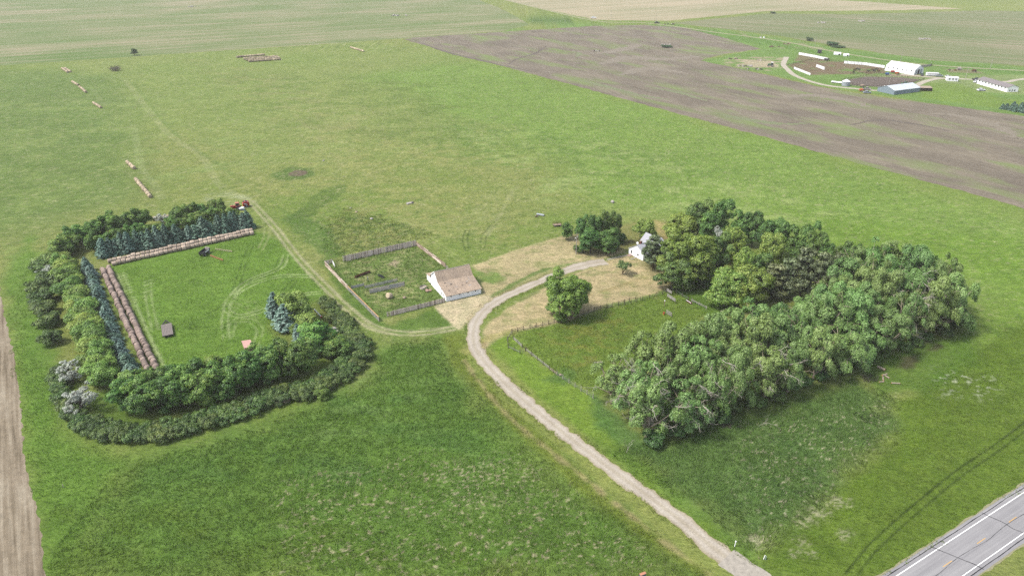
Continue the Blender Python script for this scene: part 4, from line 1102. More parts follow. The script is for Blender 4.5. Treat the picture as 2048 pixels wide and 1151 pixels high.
# --- far trees and bushes
at_px("fartree", 269, 111, 95, 14, "lone dark tree at the pasture's far edge by the striped field")
t = thing("brush_clump", G(232, 142), "grey leafless thicket standing alone in the far left pasture", "brush")
link_mesh("twigs", bare_brush(37, 6, 12, 4, 90), t)
at_px("farbush", 1618, 82, 73, 14, "round dark bush beside the far road, left of two others", "bush")
at_px("farbush", 1665, 91, 81, 24, "large dark bush beside the far road", "bush")
at_px("farbush", 1677, 95, 89, 22, "low spreading bush below the large far road bush", "bush")
at_px("farbush", 1546, 27, 22, 12, "tiny dark bush on the corner of the far field", "bush")
at_px("farbush", 1332, 95, 88, 20, "green weedy bush alone in the ploughed field", "bush")
for i, (px, py, h, w) in enumerate([(2004, 218, 5, 12), (2012, 219, 5.5, 14), (2022, 221, 7, 14), (2030, 223, 6.5, 16), (2040, 224, 8, 16), (2050, 226, 8, 16), (2026, 216, 6, 14), (2042, 217, 6, 14), (2062, 224, 8, 18)]):
    plant("spruce", G(px, py), h * .8, w * .36, f"dark young conifer right of the ploughed field, {ORD[i]} in its cluster", "conifer", "young conifers at the right edge")
# ------------------------------------------------------------------ HAY BALES
def hay_mat(name, lo, mid, hi):
    m, nt, b = new_mat(name)
    n1 = noise(nt, mapped(nt, (9, 2, 2)), 1.0, 5, .7); n2 = noise(nt, mapped(nt), .9, 3, .6)
    oi = nt.nodes.new("ShaderNodeObjectInfo")
    r = ramp(nt, n1.outputs["Fac"], [(.3, lo), (.5, mid), (.72, hi)])
    r2 = ramp(nt, n2.outputs["Fac"], [(.3, (.82, .8, .8)), (.7, (1.12, 1.1, 1.06))])
    c = mixc(nt, 1, r.outputs[0], r2.outputs[0], 'MULTIPLY')
    hs = nt.nodes.new("ShaderNodeHueSaturation"); mr = nt.nodes.new("ShaderNodeMapRange"); mr.inputs["To Min"].default_value = .68; mr.inputs["To Max"].default_value = 1.25
    nt.links.new(oi.outputs["Random"], mr.inputs["Value"]); nt.links.new(mr.outputs[0], hs.inputs["Value"]); nt.links.new(c, hs.inputs["Color"])
    nt.links.new(hs.outputs[0], b.inputs["Base Color"]); b.inputs["Roughness"].default_value = .95; b.inputs["Specular IOR Level"].default_value = .05
    bump(nt, b, n1.outputs["Fac"], .8, .08)
    return m
def bale_mesh(seed, mat, L=1.62, R=.93):
    rng = np.random.default_rng(seed); prof = [(-.5, 0), (-.5, .55), (-.49, .84), (-.43, .97), (-.25, 1.0), (0, 1.015), (.25, 1.0), (.43, .97), (.49, .84), (.5, .55), (.5, 0)]
    n = 20; V = []; F = []
    ph = rng.uniform(0, 6.28); sq = rng.uniform(.02, .06)
    for u, r in prof:
        for k in range(n):
            a = 2 * math.pi * k / n; rr = R * r * (1 + sq * math.cos(2 * a + ph) + rng.normal() * .012)
            z = math.sin(a) * rr * .96
            V.append((u * L, math.cos(a) * rr, max(-.88, z) + .88))
    for i in range(len(prof) - 1):
        for k in range(n): F.append((i * n + k, (i + 1) * n + k, (i + 1) * n + (k + 1) % n, i * n + (k + 1) % n))
    me = np_mesh("hay_bale", V, F, mat, smooth=True)
    return me
H_OLD = hay_mat("weathered_hay", A(112, 98, 92, 1.9), A(158, 142, 132, 1.9), A(196, 180, 168, 1.9))
H_GREY = hay_mat("grey_hay", A(142, 126, 112, 1.8), A(190, 174, 156, 1.8), A(220, 206, 188, 1.8))
H_TAN = hay_mat("tan_hay", A(160, 144, 120, 2.1), A(202, 186, 158, 2.1), A(226, 214, 188, 2.1))
BALES = {k: [bale_mesh(i * 7 + j, m) for j in range(4)] for i, (k, m) in enumerate((("old", H_OLD), ("grey", H_GREY), ("tan", H_TAN)))}
def bale_row(p, q, kind, label, group, pitch=1.72, first=None, last=None, wob=.2, sc=1.0):
    p, q = G(*p), G(*q); d = q - p; n = max(1, int(round(d.length / (pitch * sc)))); a = math.atan2(d.y, d.x); nrm = Vector((-math.sin(a), math.cos(a), 0))
    for i in range(n):
        o = link_mesh("hay_bale", random.choice(BALES[kind]))
        c = p + d * ((i + .5) / n) + nrm * random.uniform(-wob, wob)
        o.location = c; o.rotation_euler = (0, 0, a + random.uniform(-.09, .09) + random.choice((0, math.pi)))
        k = random.uniform(.9, 1.08) * sc; o.scale = (d.length / n / 1.66 * random.uniform(.92, 1.0), k, k * random.uniform(.92, 1.03))
        lb = first if (i == 0 and first) else last if (i == n - 1 and last) else label
        tag(o, lb, "hay bale", group)
bale_row((205, 540), (298, 748), "old", "weathered round hay bale in the long row nearest the spruces", "bales of the long row by the spruces", first="weathered hay bale at the far end of the row nearest the spruces", last="weathered hay bale at the near end of the row by the spruces")
bale_row((217, 537), (316, 745), "old", "weathered round hay bale in the long row on the grass side", "bales of the long row on the grass side", first="weathered hay bale at the far end of the grass side row", last="weathered hay bale at the near end of the grass side row")
bale_row((216, 526), (506, 463), "grey", "greyish round hay bale in the back row against the far spruces", "bales of the back row by the far spruces", first="greyish bale at the left end of the back row", last="greyish bale at the right end of the back row")
bale_row((224, 530.5), (508, 468), "grey", "greyish round hay bale in the front row facing the yard", "bales of the front row facing the yard", first="greyish bale at the left end of the row facing the yard", last="greyish bale at the right end of the row facing the yard")
bale_row((306, 441), (340, 436), "tan", "tan hay bale glimpsed in the gap behind the far spruces", "bales behind the far spruces")
bale_row((272, 360), (301, 396), "tan", "tan hay bale in the single file row left of the red tractor", "bales of the single file pasture row")
bale_row((255, 326), (269, 339), "tan", "tan hay bale in the short row above the single file row", "bales of the short pasture row", pitch=1.9)
bale_row((187, 207), (202, 217), "tan", "tan hay bale in the short row below two others on the left", "bales of the third far row", pitch=1.8)
bale_row((160, 175), (172, 186), "tan", "tan hay bale in the row just right of the smallest row", "bales of the second far row", pitch=1.9)
bale_row((145, 165), (157, 172), "tan", "tan hay bale in the smallest slanting row at far left", "bales of the smallest far row", pitch=1.9)
bale_row((124, 138), (136, 146), "tan", "tan hay bale in the left of two touching far rows", "bales of the farthest left row", pitch=2.1)
bale_row((130, 138), (142, 145), "tan", "tan hay bale in the right of two touching far rows", "bales of the farthest right hand row", pitch=2.1)
bale_row((473, 116), (530, 111), "tan", "tan hay bale in the topmost of four far stacked rows", "bales of the topmost far row", pitch=2.2, sc=1.15)
bale_row((487, 119.5), (556, 114.5), "tan", "tan hay bale in the second of four far rows", "bales of the second stacked row", pitch=2.2, sc=1.15)
bale_row((492, 122), (560, 117), "tan", "tan hay bale in the third of four far rows", "bales of the third stacked row", pitch=2.2, sc=1.15)
bale_row((497, 124.5), (562, 120), "tan", "tan hay bale in the lowest of four far rows", "bales of the lowest far row", pitch=2.2, sc=1.15)
bale_row((701, 96), (728, 104), "tan", "tan hay bale in the lone far row near the ploughed field's corner", "bales of the lone far row", pitch=2.3)
o = link_mesh("hay_bale", BALES["tan"][1], None, G(777.5, 596)); o.rotation_euler = (0, .35, .8); o.scale = (1.1, 1.25, 1.1)
tag(o, "broken hay bale lying alone in the weedy corral", "hay bale")

# ------------------------------------------------------------------ FENCES
M_WOOD = speckled("grey_board", A(184, 170, 158, 1.0), .38, 2.2, stretch=(1.5, 1.5, .15))
M_WOODL = speckled("pale_board", A(196, 190, 184), .2, 2.5)
M_WOODB = speckled("brown_board", A(162, 142, 124, 1.9), .35, 2.2, stretch=(.4, .4, 3))
M_WOODO = speckled("orange_board", A(206, 164, 116, 1.7), .25, 2)
M_WOODBL = speckled("bluish_board", A(160, 158, 154, 1.25), .35, 2.2, stretch=(.3, .3, 3))
M_POST = speckled("dark_post", A(86, 74, 66, 1.6), .4, 5)
M_GPOST = speckled("grey_post", A(132, 126, 120, 1.0), .35, 5)
M_WHITE = speckled("white_paint", (.62, .62, .61), .1, 2.5)
def dup_posts(parent, first, locs):
    for l in locs[1:]:
        c = first.copy(); COL.objects.link(c); c.parent = parent; c.location = l
def board_fence(name, p, q, h, style, label, board=M_WOOD, post=M_GPOST, gap_post=2.4, seed=0, cat="fence"):
    p, q = G(*p), G(*q); d = q - p; L = d.length; a = math.atan2(d.y, d.x)
    t = thing(name, p, label, cat, a); rng = random.Random(seed)
    if style == 'vertical':
        mb = MB(); x = 0
        while x < L:
            w = rng.uniform(.17, .26); hh = h * rng.uniform(.93, 1.04)
            if rng.random() > .03:
                mb.cur = 1 if rng.random() < .07 else 2 if rng.random() < .25 else 0
                mb.box((x + w / 2, rng.uniform(-.015, .015), hh / 2 + .02), (w * .94, .03, hh), 0, rng.uniform(-.02, .02), 0)
            x += w
        mb.build("boards", [board, M_WOODL, M_WOODB], t)
        mr = MB()
        for z in (.35, .85): mr.bar((0, -.05, h * z), (L, -.05, h * z), .05, .12)
        mr.build("rail", board, t)
    elif style == 'slats':
        n = max(3, int(h / .24)); mb = MB()
        for i in range(n):
            z = .14 + i * (h - .2) / (n - 1)
            for s in np.arange(0, L, 4.8):
                mb.bar((s, rng.uniform(-.01, .01), z + rng.uniform(-.02, .02)), (min(L, s + 4.7), rng.uniform(-.01, .01), z + rng.uniform(-.02, .02)), .03, .15)
        mb.build("slats", board, t)
        MB().bar((0, 0, h + .03), (L, 0, h + .03), .22, .04).build("top_board", M_WOODO, t)
    elif style == 'solid':
        n = max(3, int(h / .26)); mb = MB()
        for i in range(n):
            z = .16 + i * (h - .16) / (n - .5)
            for s in np.arange(0, L, 3.6):
                mb.cur = rng.choice((0, 0, 1)); mb.bar((s, rng.uniform(-.012, .012), z), (min(L, s + 3.55), rng.uniform(-.012, .012), z), .035, .235)
        mb.build("boards", [board, M_WOOD], t)
    n = max(1, int(round(L / gap_post)))
    locs = [(L * i / n, .09 if style != 'rails' else 0, 0) for i in range(n + 1)]
    pm = MB().box((0, 0, (h + .1) / 2 - .1), (.15, .15, h + .3)).mesh("post", post)
    f = link_mesh("post", pm, t, locs[0]); dup_posts(t, f, locs)
    return t
board_fence("board_fence", (687, 523.5), (831.5, 491.5), 2.55, 'vertical', "weathered grey vertical board fence along the corral's back side", seed=1)
board_fence("board_fence", (832.5, 491), (891, 535), 1.9, 'solid', "brown board fence on the corral's far right side ending behind the barn", M_WOODB, M_POST, 2.7, 2)
board_fence("board_fence", (650, 531), (696, 580), 2.1, 'solid', "solid brown board fence at the corral's upper left beside the track", M_WOODB, M_POST, 2.7, 3)
board_fence("board_fence", (696.3, 580.3), (758.5, 643), 1.8, 'slats', "slatted fence with orange top board along the corral's lower left", M_WOODL, M_POST, 2.5, 4)
board_fence("board_fence", (775, 633), (890, 604), 1.75, 'vertical', "grey vertical board fence from the barn's front corner to the left", seed=5)
board_fence("board_fence", (652, 529), (665, 526), 1.7, 'vertical', "short grey board fence stub at the corral's upper left corner", seed=6)
board_fence("board_fence", (703, 577), (728, 571.5), 1.1, 'solid', "low grey board fence at the left inside the corral", M_WOODBL, M_GPOST, 2.4, 7)
board_fence("board_fence", (730, 577), (795, 562), 1.25, 'solid', "low weathered fence with tall posts behind the bluish corral fence", M_WOODBL, M_POST, 2.6, 8)
board_fence("board_fence", (740, 587), (809, 571.5), 1.85, 'solid', "tall bluish grey board fence standing in the middle of the corral", M_WOODBL, M_GPOST, 2.8, 9)
def gate(p, q, h, label, mat=M_WHITE, n=5, name="gate"):
    p, q = G(*p), G(*q); d = q - p; L = d.length; t = thing(name, p, label, "gate", math.atan2(d.y, d.x)); mb = MB()
    for i in range(n): mb.bar((0, 0, .25 + i * (h - .3) / (n - 1)), (L, 0, .25 + i * (h - .3) / (n - 1)), .035, .09)
    mb.build("rail", mat, t); mf = MB()
    for x in (0, L / 2, L): mf.box((x, .04, h / 2 + .05), (.08, .05, h))
    mf.build("upright", mat, t)
gate((665.5, 527), (669.5, 534.5), 1.5, "pale gate leaning open at the corral's upper left corner")
gate((891.8, 537), (897, 541), 1.5, "pale grey gate between the brown corral fence and the barn", M_GPOST)
# house yard: post and rail fences with wire
M_WIRE = speckled("netting", A(128, 142, 132), .2, 6)
def rail_fence(pts, h, label, rails=(), post_gap=3.0, rail_mat=M_GPOST, post_mat=M_POST, wire=True, name="rail_fence", post_h=None, railw=.12, wires=(.3, .6, .9)):
    P = GP(pts); t = thing(name, P[0], label, "fence"); o = P[0]; locs = []
    mr = MB(); mw = MB()
    for a, b_ in zip(P[:-1], P[1:]):
        L = (b_ - a).length; n = max(1, int(round(L / post_gap)))
        locs += [tuple(a.lerp(b_, i / n) - o) for i in range(n)]
        for z in rails: mr.bar(a - o + Vector((0, 0, h * z)), b_ - o + Vector((0, 0, h * z)), .06, railw)
        if wire:
            for z in wires: mw.tube([a - o + Vector((0, 0, h * z)), b_ - o + Vector((0, 0, h * z))], .018, 3, False)
    locs.append(tuple(P[-1] - o))
    ph = post_h or h + .25
    f = link_mesh("post", MB().tube([(0, 0, -.2), (0, 0, ph + .1)], [.11, .1], 6).mesh("post", post_mat), t, locs[0]); dup_posts(t, f, locs)
    if rails: mr.build("rail", rail_mat, t)
    if wire: mw.build("wire", M_WIRE, t)
    return t
rail_fence([(1023.6, 666), (1047, 660)], 1.3, "dark railed fence at the left corner of the dry lawn's edge", (.95, .5), 2.6, M_POST)
rail_fence([(1047, 660), (1085, 651), (1143, 637), (1188, 623)], 1.35, "long wire fence with grey low rail below the broad lone tree", (.25,), 2.4)
rail_fence([(1188, 623), (1213, 616)], 1.5, "dark railed fence piece right of the broad lone tree", (.95, .5), 2.4, M_POST)
rail_fence([(1215, 616), (1224, 613)], 1.2, "grey board gate piece in the yard fence right of the lone tree", (.9, .5, .2), 1.6, M_GPOST)
rail_fence([(1237, 610), (1259, 603.5), (1281, 601)], 1.4, "dark railed fence piece in the middle of the yard fence", (.95,), 2.6, M_POST)
rail_fence([(1224, 613.5), (1262, 608), (1285, 600), (1325, 588), (1340, 580)], 1.2, "low wire fence running to the yard's upper corner", (), 2.6)
rail_fence([(1341, 580), (1376, 601)], 1.3, "greenish netting fence going down right from the yard's upper corner", (.9,), 3.0, M_WIRE)
rail_fence([(1383, 603), (1413, 618)], 1.0, "white railed fence at the upper right of the fenced pasture", (.95, .6), 3.0, M_WOODL, M_GPOST)
rail_fence([(1015, 682), (1016.5, 696), (1040, 707)], 1.3, "brown railed fence at the outer left corner of the fenced pasture", (.55,), 2.4, M_WOODL)
rail_fence([(1016, 680), (1024, 668)], 1.3, "short netting fence closing the pasture's left corner", (.9,), 1.6)
rail_fence([(1027, 679), (1044.4, 695)], 1.15, "pale double railed fence inside the pasture's left corner", (.95, .6, .3), 2.4, M_WOODL)
rail_fence([(1040, 707), (1051, 702)], 1.2, "greenish wire fence across the gap at the pasture's left corner", (), 1.5)
rail_fence([(1052, 702), (1098.6, 739)], 1.15, "pale railed fence running down the pasture's left side", (.9, .55), 3.0, M_WOODL)
rail_fence([(1098.6, 739), (1114, 750)], 1.1, "brown board fence piece between pale rails and green netting", (.85, .45), 2.2, M_WOODB)
rail_fence([(1114, 750), (1150, 774), (1186, 796)], 1.25, "green wire netting fence leading to the windbreak's near corner", (), 2.3, M_WIRE, M_GPOST, True, wires=(.15, .35, .55, .75, .95))
def pallet_panel(p, q, h, z0, label):
    p, q = G(*p), G(*q); d = q - p; L = d.length; t = thing("pallet_panel", p, label, "wood panel", math.atan2(d.y, d.x)); mb = MB()
    for i in range(4): mb.bar((0, 0, z0 + .12 + i * (h - .2) / 3), (L, 0, z0 + .12 + i * (h - .2) / 3), .03, .19)
    mb.build("slats", M_WOODL, t); mu = MB()
    for x in (.1, L / 2, L - .1): mu.box((x, .06, (z0 + h) / 2), (.1, .08, z0 + h))
    mu.build("upright", M_POST, t)
pallet_panel((1333, 585), (1343, 591), 1.1, .7, "pale slatted panel highest up by the yard fence corner")
pallet_panel((1333.5, 597), (1350, 608), 1.1, 1.0, "longest pale slatted panel, between the other two")
pallet_panel((1332, 627), (1343, 634), 1.4, .25, "pale slatted panel nearest the windbreak, beside the red barrel")
t = thing("plank_bench", G(1374, 603), "long low feeder with a red side at the pasture's upper right", "feeder", math.atan2((G(1383, 609) - G(1374, 603)).y, (G(1383, 609) - G(1374, 603)).x))
MB().box((1.1, -.25, .45), (2.4, .05, .5)).box((1.1, .25, .45), (2.4, .05, .5)).box((1.1, 0, .2), (2.3, .5, .05)).build("trough", speckled("red_board", A(120, 60, 50), .3, 3), t)
MB().box((1.1, -.3, .74), (2.5, .16, .05)).build("top_rail", M_WHITE, t)
MB().box((0, 0, .1), (.1, .5, .25)).box((2.2, 0, .1), (.1, .5, .25)).build("leg", M_POST, t)
t = thing("barrel", G(1327.5, 629), "small red and yellow barrel beside the nearest slatted panel", "barrel")
MB().tube([(0, 0, 0), (0, 0, .05), (0, 0, .45), (0, 0, .5)], [.3, .34, .34, .3], 14).build("lower_half", speckled("yellow_drum", A(220, 170, 70), .15, 3), t, True)
MB().tube([(0, 0, .5), (0, 0, .9), (0, 0, .95)], [.335, .335, .29], 14).build("upper_half", speckled("red_drum", A(196, 74, 54), .15, 3), t, True)
t = thing("wooden_post", G(1328.5, 612), "brown wooden post with a white globe among the slatted panels", "post")
MB().tube([(0, 0, -.1), (0, 0, 2.0)], .11, 8).build("post", M_WOODB, t); MB().tube([(0, -.05, 2.0), (0, -.05, 2.12), (0, -.05, 2.26), (0, -.05, 2.38)], [.08, .2, .2, .06], 10).build("globe", M_WHITE, t, True)

# ------------------------------------------------------------------ THE BARN
M_BARNW = speckled("white_barn_boards", (.58, .58, .58), .22, 1.5, stretch=(2.5, 2.5, 1), bumpd=.03)
M_BARNF = speckled("peeling_barn_boards", (.66, .67, .68), .2, 2.4, stretch=(1, 1, 3), bumpd=.03)
M_DARK = speckled("dark_opening", (.02, .02, .022), .2, 2)
M_GLASS, nt, b = new_mat("window_glass"); b.inputs["Base Color"].default_value = (.03, .035, .04, 1); b.inputs["Roughness"].default_value = .12; b.inputs["Specular IOR Level"].default_value = .5
def shingles(name, base, row=.35):
    m, nt, b = new_mat(name)
    n1 = noise(nt, mapped(nt, (3.2, 3.2, 3.2)), 1.0, 4, .75); n2 = noise(nt, mapped(nt), .35, 4, .65)
    v = nt.nodes.new("ShaderNodeTexVoronoi"); v.inputs["Scale"].default_value = 2.6; nt.links.new(mapped(nt).outputs[0], v.inputs["Vector"])
    c = mixc(nt, 1, ramp(nt, n1.outputs["Fac"], [(.28, tuple(x * .62 for x in base)), (.5, base), (.75, tuple(x * 1.4 for x in base))]).outputs[0], ramp(nt, n2.outputs["Fac"], [(.3, (.8, .8, .82)), (.7, (1.15, 1.12, 1.1))]).outputs[0], 'MULTIPLY')
    bw = nt.nodes.new("ShaderNodeRGBToBW"); nt.links.new(v.outputs["Color"], bw.inputs[0])
    c = mixc(nt, .55, c, ramp(nt, bw.outputs[0], [(.2, (.7, .7, .7)), (.8, (1.25, 1.25, 1.25))]).outputs[0], 'MULTIPLY')
    nt.links.new(c, b.inputs["Base Color"]); bump(nt, b, n1.outputs["Fac"], .6, .06); b.inputs["Roughness"].default_value = .9
    return m
M_SHB = shingles("brown_shingles", A(160, 144, 126, 1.6))
F0 = G(892.2, 602.6); F1 = G(962.2, 586.4)
ab = math.atan2((F1 - F0).y, (F1 - F0).x); BL = (F1 - F0).length
barn = thing("barn", F0, "white wooden barn with sagging brown shingled gambrel roof", "barn", ab)
# local: x along the ridge, y towards the back
prof = [(0, 0), (0, 2.1), (7.3, 3.95), (10.2, 7.1), (13.9, 4.5), (14.6, 2.9), (14.6, 0)]
inset = .12
mb = MB(); mb.prism([(s, z) for s, z in prof], (inset, 0, 0), (BL - inset, 0, 0), (0, 1, 0)); mb.build("wall", M_BARNW, barn)
mb = MB(); n = 12
for i in range(n): mb.box((.02 + (i + .5) * (BL - .04) / n, -.06, 1.03), ((BL - .04) / n * .97, .05, 2.06 - .02 * (i % 2)))
mb.build("front_wall", M_BARNF, barn, label="peeling white front wall under the long low eave")
def slope(mbx, y0, z0, y1, z1, x0, x1, th, nx_=10, sag=0.0):
    d = Vector((0, y1 - y0, z1 - z0)).normalized(); nn = Vector((0, -d.z, d.y))
    V = []
    for i in range(nx_ + 1):
        x = x0 + (x1 - x0) * i / nx_; sg = -sag * math.sin(math.pi * i / nx_)
        V.append([Vector((x, y0, z0)), Vector((x, y1, z1 + sg)), Vector((x, y1, z1 + sg)) + nn * th, Vector((x, y0, z0)) + nn * th])
    b0 = len(mbx.v)
    for r in V: mbx.v += [tuple(q) for q in r]
    for i in range(nx_):
        for k in range(4):
            a = b0 + i * 4; mbx.f.append((a + k, a + 4 + k, a + 4 + (k + 1) % 4, a + (k + 1) % 4)); mbx.mi.append(0)
    mbx.f.append((b0, b0 + 1, b0 + 2, b0 + 3)); e = b0 + nx_ * 4; mbx.f.append((e + 3, e + 2, e + 1, e)); mbx.mi += [0, 0]
mb = MB(); slope(mb, -.45, 2.06, 7.3, 4.02, -.15, BL + .2, .14, 10, -.1); lower = mb.build("lower_roof", M_SHB, barn)
mb = MB(); slope(mb, 7.32, 4.06, 10.2, 7.16, -.1, BL + .15, .14, 10, .22); mb.build("upper_roof", M_SHB, barn)
mb = MB(); slope(mb, 10.22, 7.14, 13.95, 4.56, -.1, BL + .15, .14, 10, .22); slope(mb, 13.97, 4.54, 14.9, 2.9, -.1, BL + .15, .13, 10, 0); mb.build("back_roof", M_SHB, barn)
MB().tube([(-.2, 10.2, 7.28), (BL * .3, 10.2, 7.12), (BL * .6, 10.2, 7.1), (BL + .2, 10.2, 7.3)], .1, 5).build("ridge_cap", M_WOODL, barn)
mb = MB()
for s0, s1 in zip(prof[1:4], prof[2:5]): mb.bar((-.16, s0[0], s0[1] + .12), (-.16, s1[0], s1[1] + .12), .05, .22)
mb.build("barge_board", M_WHITE, barn)
rng = random.Random(5); dz = lambda y: 2.2 + (y + .45) / 7.75 * 1.96 + .115
mb = MB(); mw = MB()
for k in range(17):
    y = rng.uniform(1.4, 6.6); x = rng.uniform(2.0, BL - .6); (mb if k % 2 else mw).box((x, y, dz(y) - .06), (rng.uniform(.3, .9), rng.uniform(.15, .4), .06), rng.uniform(-.3, .3), .247)
mb.build("missing_shingles", M_DARK, lower); mw.build("bare_patch", M_WOODL, lower)
for i, x in enumerate((1.9, 5.2, 8.4, 11.3)):
    w = MB().box((x, -.075, 1.62), (.5, .06, .42)).build("window", M_DARK, barn)
    f = MB()
    f.box((x, -.09, 1.87), (.62, .05, .07)); f.box((x, -.09, 1.37), (.62, .05, .07)); f.build("frame", M_WHITE, w)
MB().box((.09, 2.6, 1.5), (.08, .6, .5)).box((.09, 4.2, 1.5), (.08, .5, .5)).build("window", M_WOODL, barn)
MB().box((.085, 10.9, 4.9), (.08, .9, 1.1)).build("loft_door", M_BARNF, barn)
MB().box((-.25, 3.6, 2.3), (.08, .1, 2.9)).build("vent_pipe", M_GPOST, barn)
# lean-to at the back
mb = MB(); mb.prism([(14.62, 0), (14.62, 3.0), (19.2, 2.35), (19.2, 0)], (.3, 0, 0), (BL * .75, 0, 0), (0, 1, 0)); mb.build("lean_to_wall", M_BARNW, barn)
mb = MB(); slope(mb, 14.5, 3.12, 19.45, 2.42, .05, BL * .75 + .2, .1, 6); mb.build("lean_to_roof", speckled("tan_roofing", A(206, 184, 158), .2, 1.5), barn)
MB().box((.27, 14.6, 1.0), (.08, 1.2, 2.0)).build("door", M_DARK, barn)
def round_tank(p, r, h, mat, label, cat="tank", tilt=0.0):
    t = thing("stock_tank", G(*p), label, cat); t.rotation_euler = (tilt, tilt * .6, .4); mb = MB()
    mb.tube([(0, 0, 0), (0, 0, h)], [r, r], 18, False); mb.tube([(0, 0, h), (0, 0, .12)], [r - .05, r - .05], 18, False)
    mb.build("shell", mat, t, True); MB().tube([(0, 0, h - .02), (0, 0, h + .05)], [r + .03, r + .03], 18, False).build("rim", M_WOODL, t)
    MB().tube([(0, 0, .1), (0, 0, .13)], [r - .05, r - .05], 18).build("floor", M_CONC, t)
M_CONC = speckled("pale_concrete", A(220, 206, 194, 2.3), .15, 1.5)
round_tank((846.5, 576), 1.25, .7, M_CONC, "pale round stock tank beside the barn's left wall")
t = thing("rubble_heap", G(856.5, 582.5), "pinkish broken concrete tank pieces by the barn wall", "rubble")
for k in range(5): MB().box((random.uniform(-1, 1), random.uniform(-.7, .7), .25 + .1 * k), (random.uniform(.8, 1.5), random.uniform(.5, 1.0), .16), random.uniform(0, 3), random.uniform(-.4, .4), random.uniform(-.3, .3)).build("slab", speckled("pink_concrete", A(206, 172, 154), .2, 2) if k == 0 else bpy.data.materials["pink_concrete"], t)
plant("under", G(853, 579), 1.0, 1.6, "small green weed clump between the tank and the rubble", "weeds")
# corral clutter
def trough(p, q, h, w, mat, label):
    p, q = G(*p), G(*q); d = q - p; L = d.length; t = thing("feed_trough", p, label, "feed trough", math.atan2(d.y, d.x)); mb = MB()
    for s in (-1, 1): mb.box((L / 2, s * w / 2, h * .75), (L, .06, h * .5))
    mb.box((L / 2, 0, h * .5), (L, w, .05)); mb.box((0, 0, h * .75), (.06, w, h * .5)); mb.box((L, 0, h * .75), (.06, w, h * .5)); mb.build("trough", mat, t)
    ml = MB()
    for k in range(max(2, int(L / 2.2)) + 1): ml.box((L * k / max(2, int(L / 2.2)), 0, h * .25), (.1, w * .9, h * .5))
    ml.build("legs", M_POST, t)
trough((710.5, 556), (739.6, 545), .8, .75, speckled("rusty_red", A(118, 70, 54), .35, 3), "long rusty red feed trough inside the corral")
trough((757, 551), (767, 556), .6, .8, speckled("black_rubber", A(52, 54, 62), .3, 3), "short black feed trough right of the long rusty one")
t = thing("hydrant_post", G(736, 561), "bluish pump post standing by the corral's low fence", "hydrant")
MB().tube([(0, 0, 0), (0, 0, 1.5)], .16, 8).build("post", speckled("blue_grey_paint", A(120, 140, 150), .2, 3), t); MB().box((0, 0, 1.55), (.4, .4, .12)).build("cap", M_WOODL, t)
def rock(name, p, s, mat, label, cat="rock", seed=1, flat=.6):
    rng = np.random.default_rng(seed); mb = MB(); V = []; n = 9
    for i, (u, r) in enumerate(((0, .75), (.25, 1.0), (.6, .85), (.9, .5), (1.0, .12))):
        for k in range(n): a = 2 * math.pi * k / n; rr = s * r * rng.uniform(.8, 1.15) * .5; V.append((math.cos(a) * rr, math.sin(a) * rr, u * s * flat * rng.uniform(.92, 1.05)))
    F = [(i * n + k, i * n + (k + 1) % n, (i + 1) * n + (k + 1) % n, (i + 1) * n + k) for i in range(4) for k in range(n)]
    o = link_mesh(name, np_mesh(name, V, F, mat, smooth=True), None, G(*p)); return tag(o, label, cat)
M_ROCK = speckled("pale_rock", A(206, 200, 190), .2, 2); M_ROCKP = speckled("tan_rock", A(200, 180, 156), .25, 2)
rock("rock", (808.5, 596), 1.3, M_ROCKP, "tan rock in the corral near the broken bale", seed=2)
rock("rock", (1225, 405), 2.0, M_ROCK, "white boulder in the pasture beyond the house trees", seed=3)
rock("rock", (743, 438), 1.7, M_ROCK, "pale rock in the pasture above the corral", seed=4, flat=.4)
rock("rock", (713, 424), 1.3, M_ROCKP, "small pinkish rock left of the pasture's grey junk heap", seed=5, flat=.4)
rock("rock", (701, 416), 1.0, M_ROCK, "tiny pale rock above the small pinkish one", seed=6, flat=.4)
rock("rock", (647, 322), 1.2, M_ROCK, "tiny white rock right of the mud wallow", seed=7, flat=.5)
rock("rock", (1121, 750), 1.0, M_ROCKP, "pinkish stone in the weeds by the netting fence", seed=8)
# ------------------------------------------------------------------ THE HOUSE
M_HW = speckled("white_siding", (.64, .65, .66), .06, 1.5, stretch=(.3, .3, 5)); M_HR = speckled("grey_roofing", A(206, 208, 214), .14, 2.0)
M_BRK = speckled("red_brick", A(130, 62, 50), .3, 6)
W0 = G(1257.1, 507); W1 = G(1285.7, 521)
aN = math.atan2((W0 - W1).y, (W0 - W1).x)              # from the near corner to the far corner of the west wall
house = thing("house", W1, "small white farmhouse with pale grey roofs and a red brick chimney", "house", aN - math.pi / 2)
D = (W0 - W1).length; Lw = 13.0                          # local: y along the west wall (away), x to the east
MB().prism([(0, 0), (0, 3.0), (D * .46, 5.2), (D, 2.5), (D, 0)], (0, 0, 0), (Lw, 0, 0), (0, 1, 0)).build("wing_wall", M_HW, house)
mb = MB(); slope(mb, -.35, 2.84, D * .46, 5.26, -.3, Lw + .3, .12, 1); slope(mb, D * .46 + .01, 5.26, D + .35, 2.38, -.3, Lw + .3, .12, 1)
wroof = mb.build("wing_roof", M_HR, house)
mx0, mw_, my0, md = 6.2, 5.6, D * .30, 5.6; EV, RD = 4.1, 6.9
mb = MB()
mb.v += [(mx0, my0, 0), (mx0 + mw_, my0, 0), (mx0 + mw_, my0, EV), (mx0 + mw_ / 2, my0, RD), (mx0, my0, EV)]
mb.v += [(x, my0 + md, z) for x, _, z in mb.v[:5]]
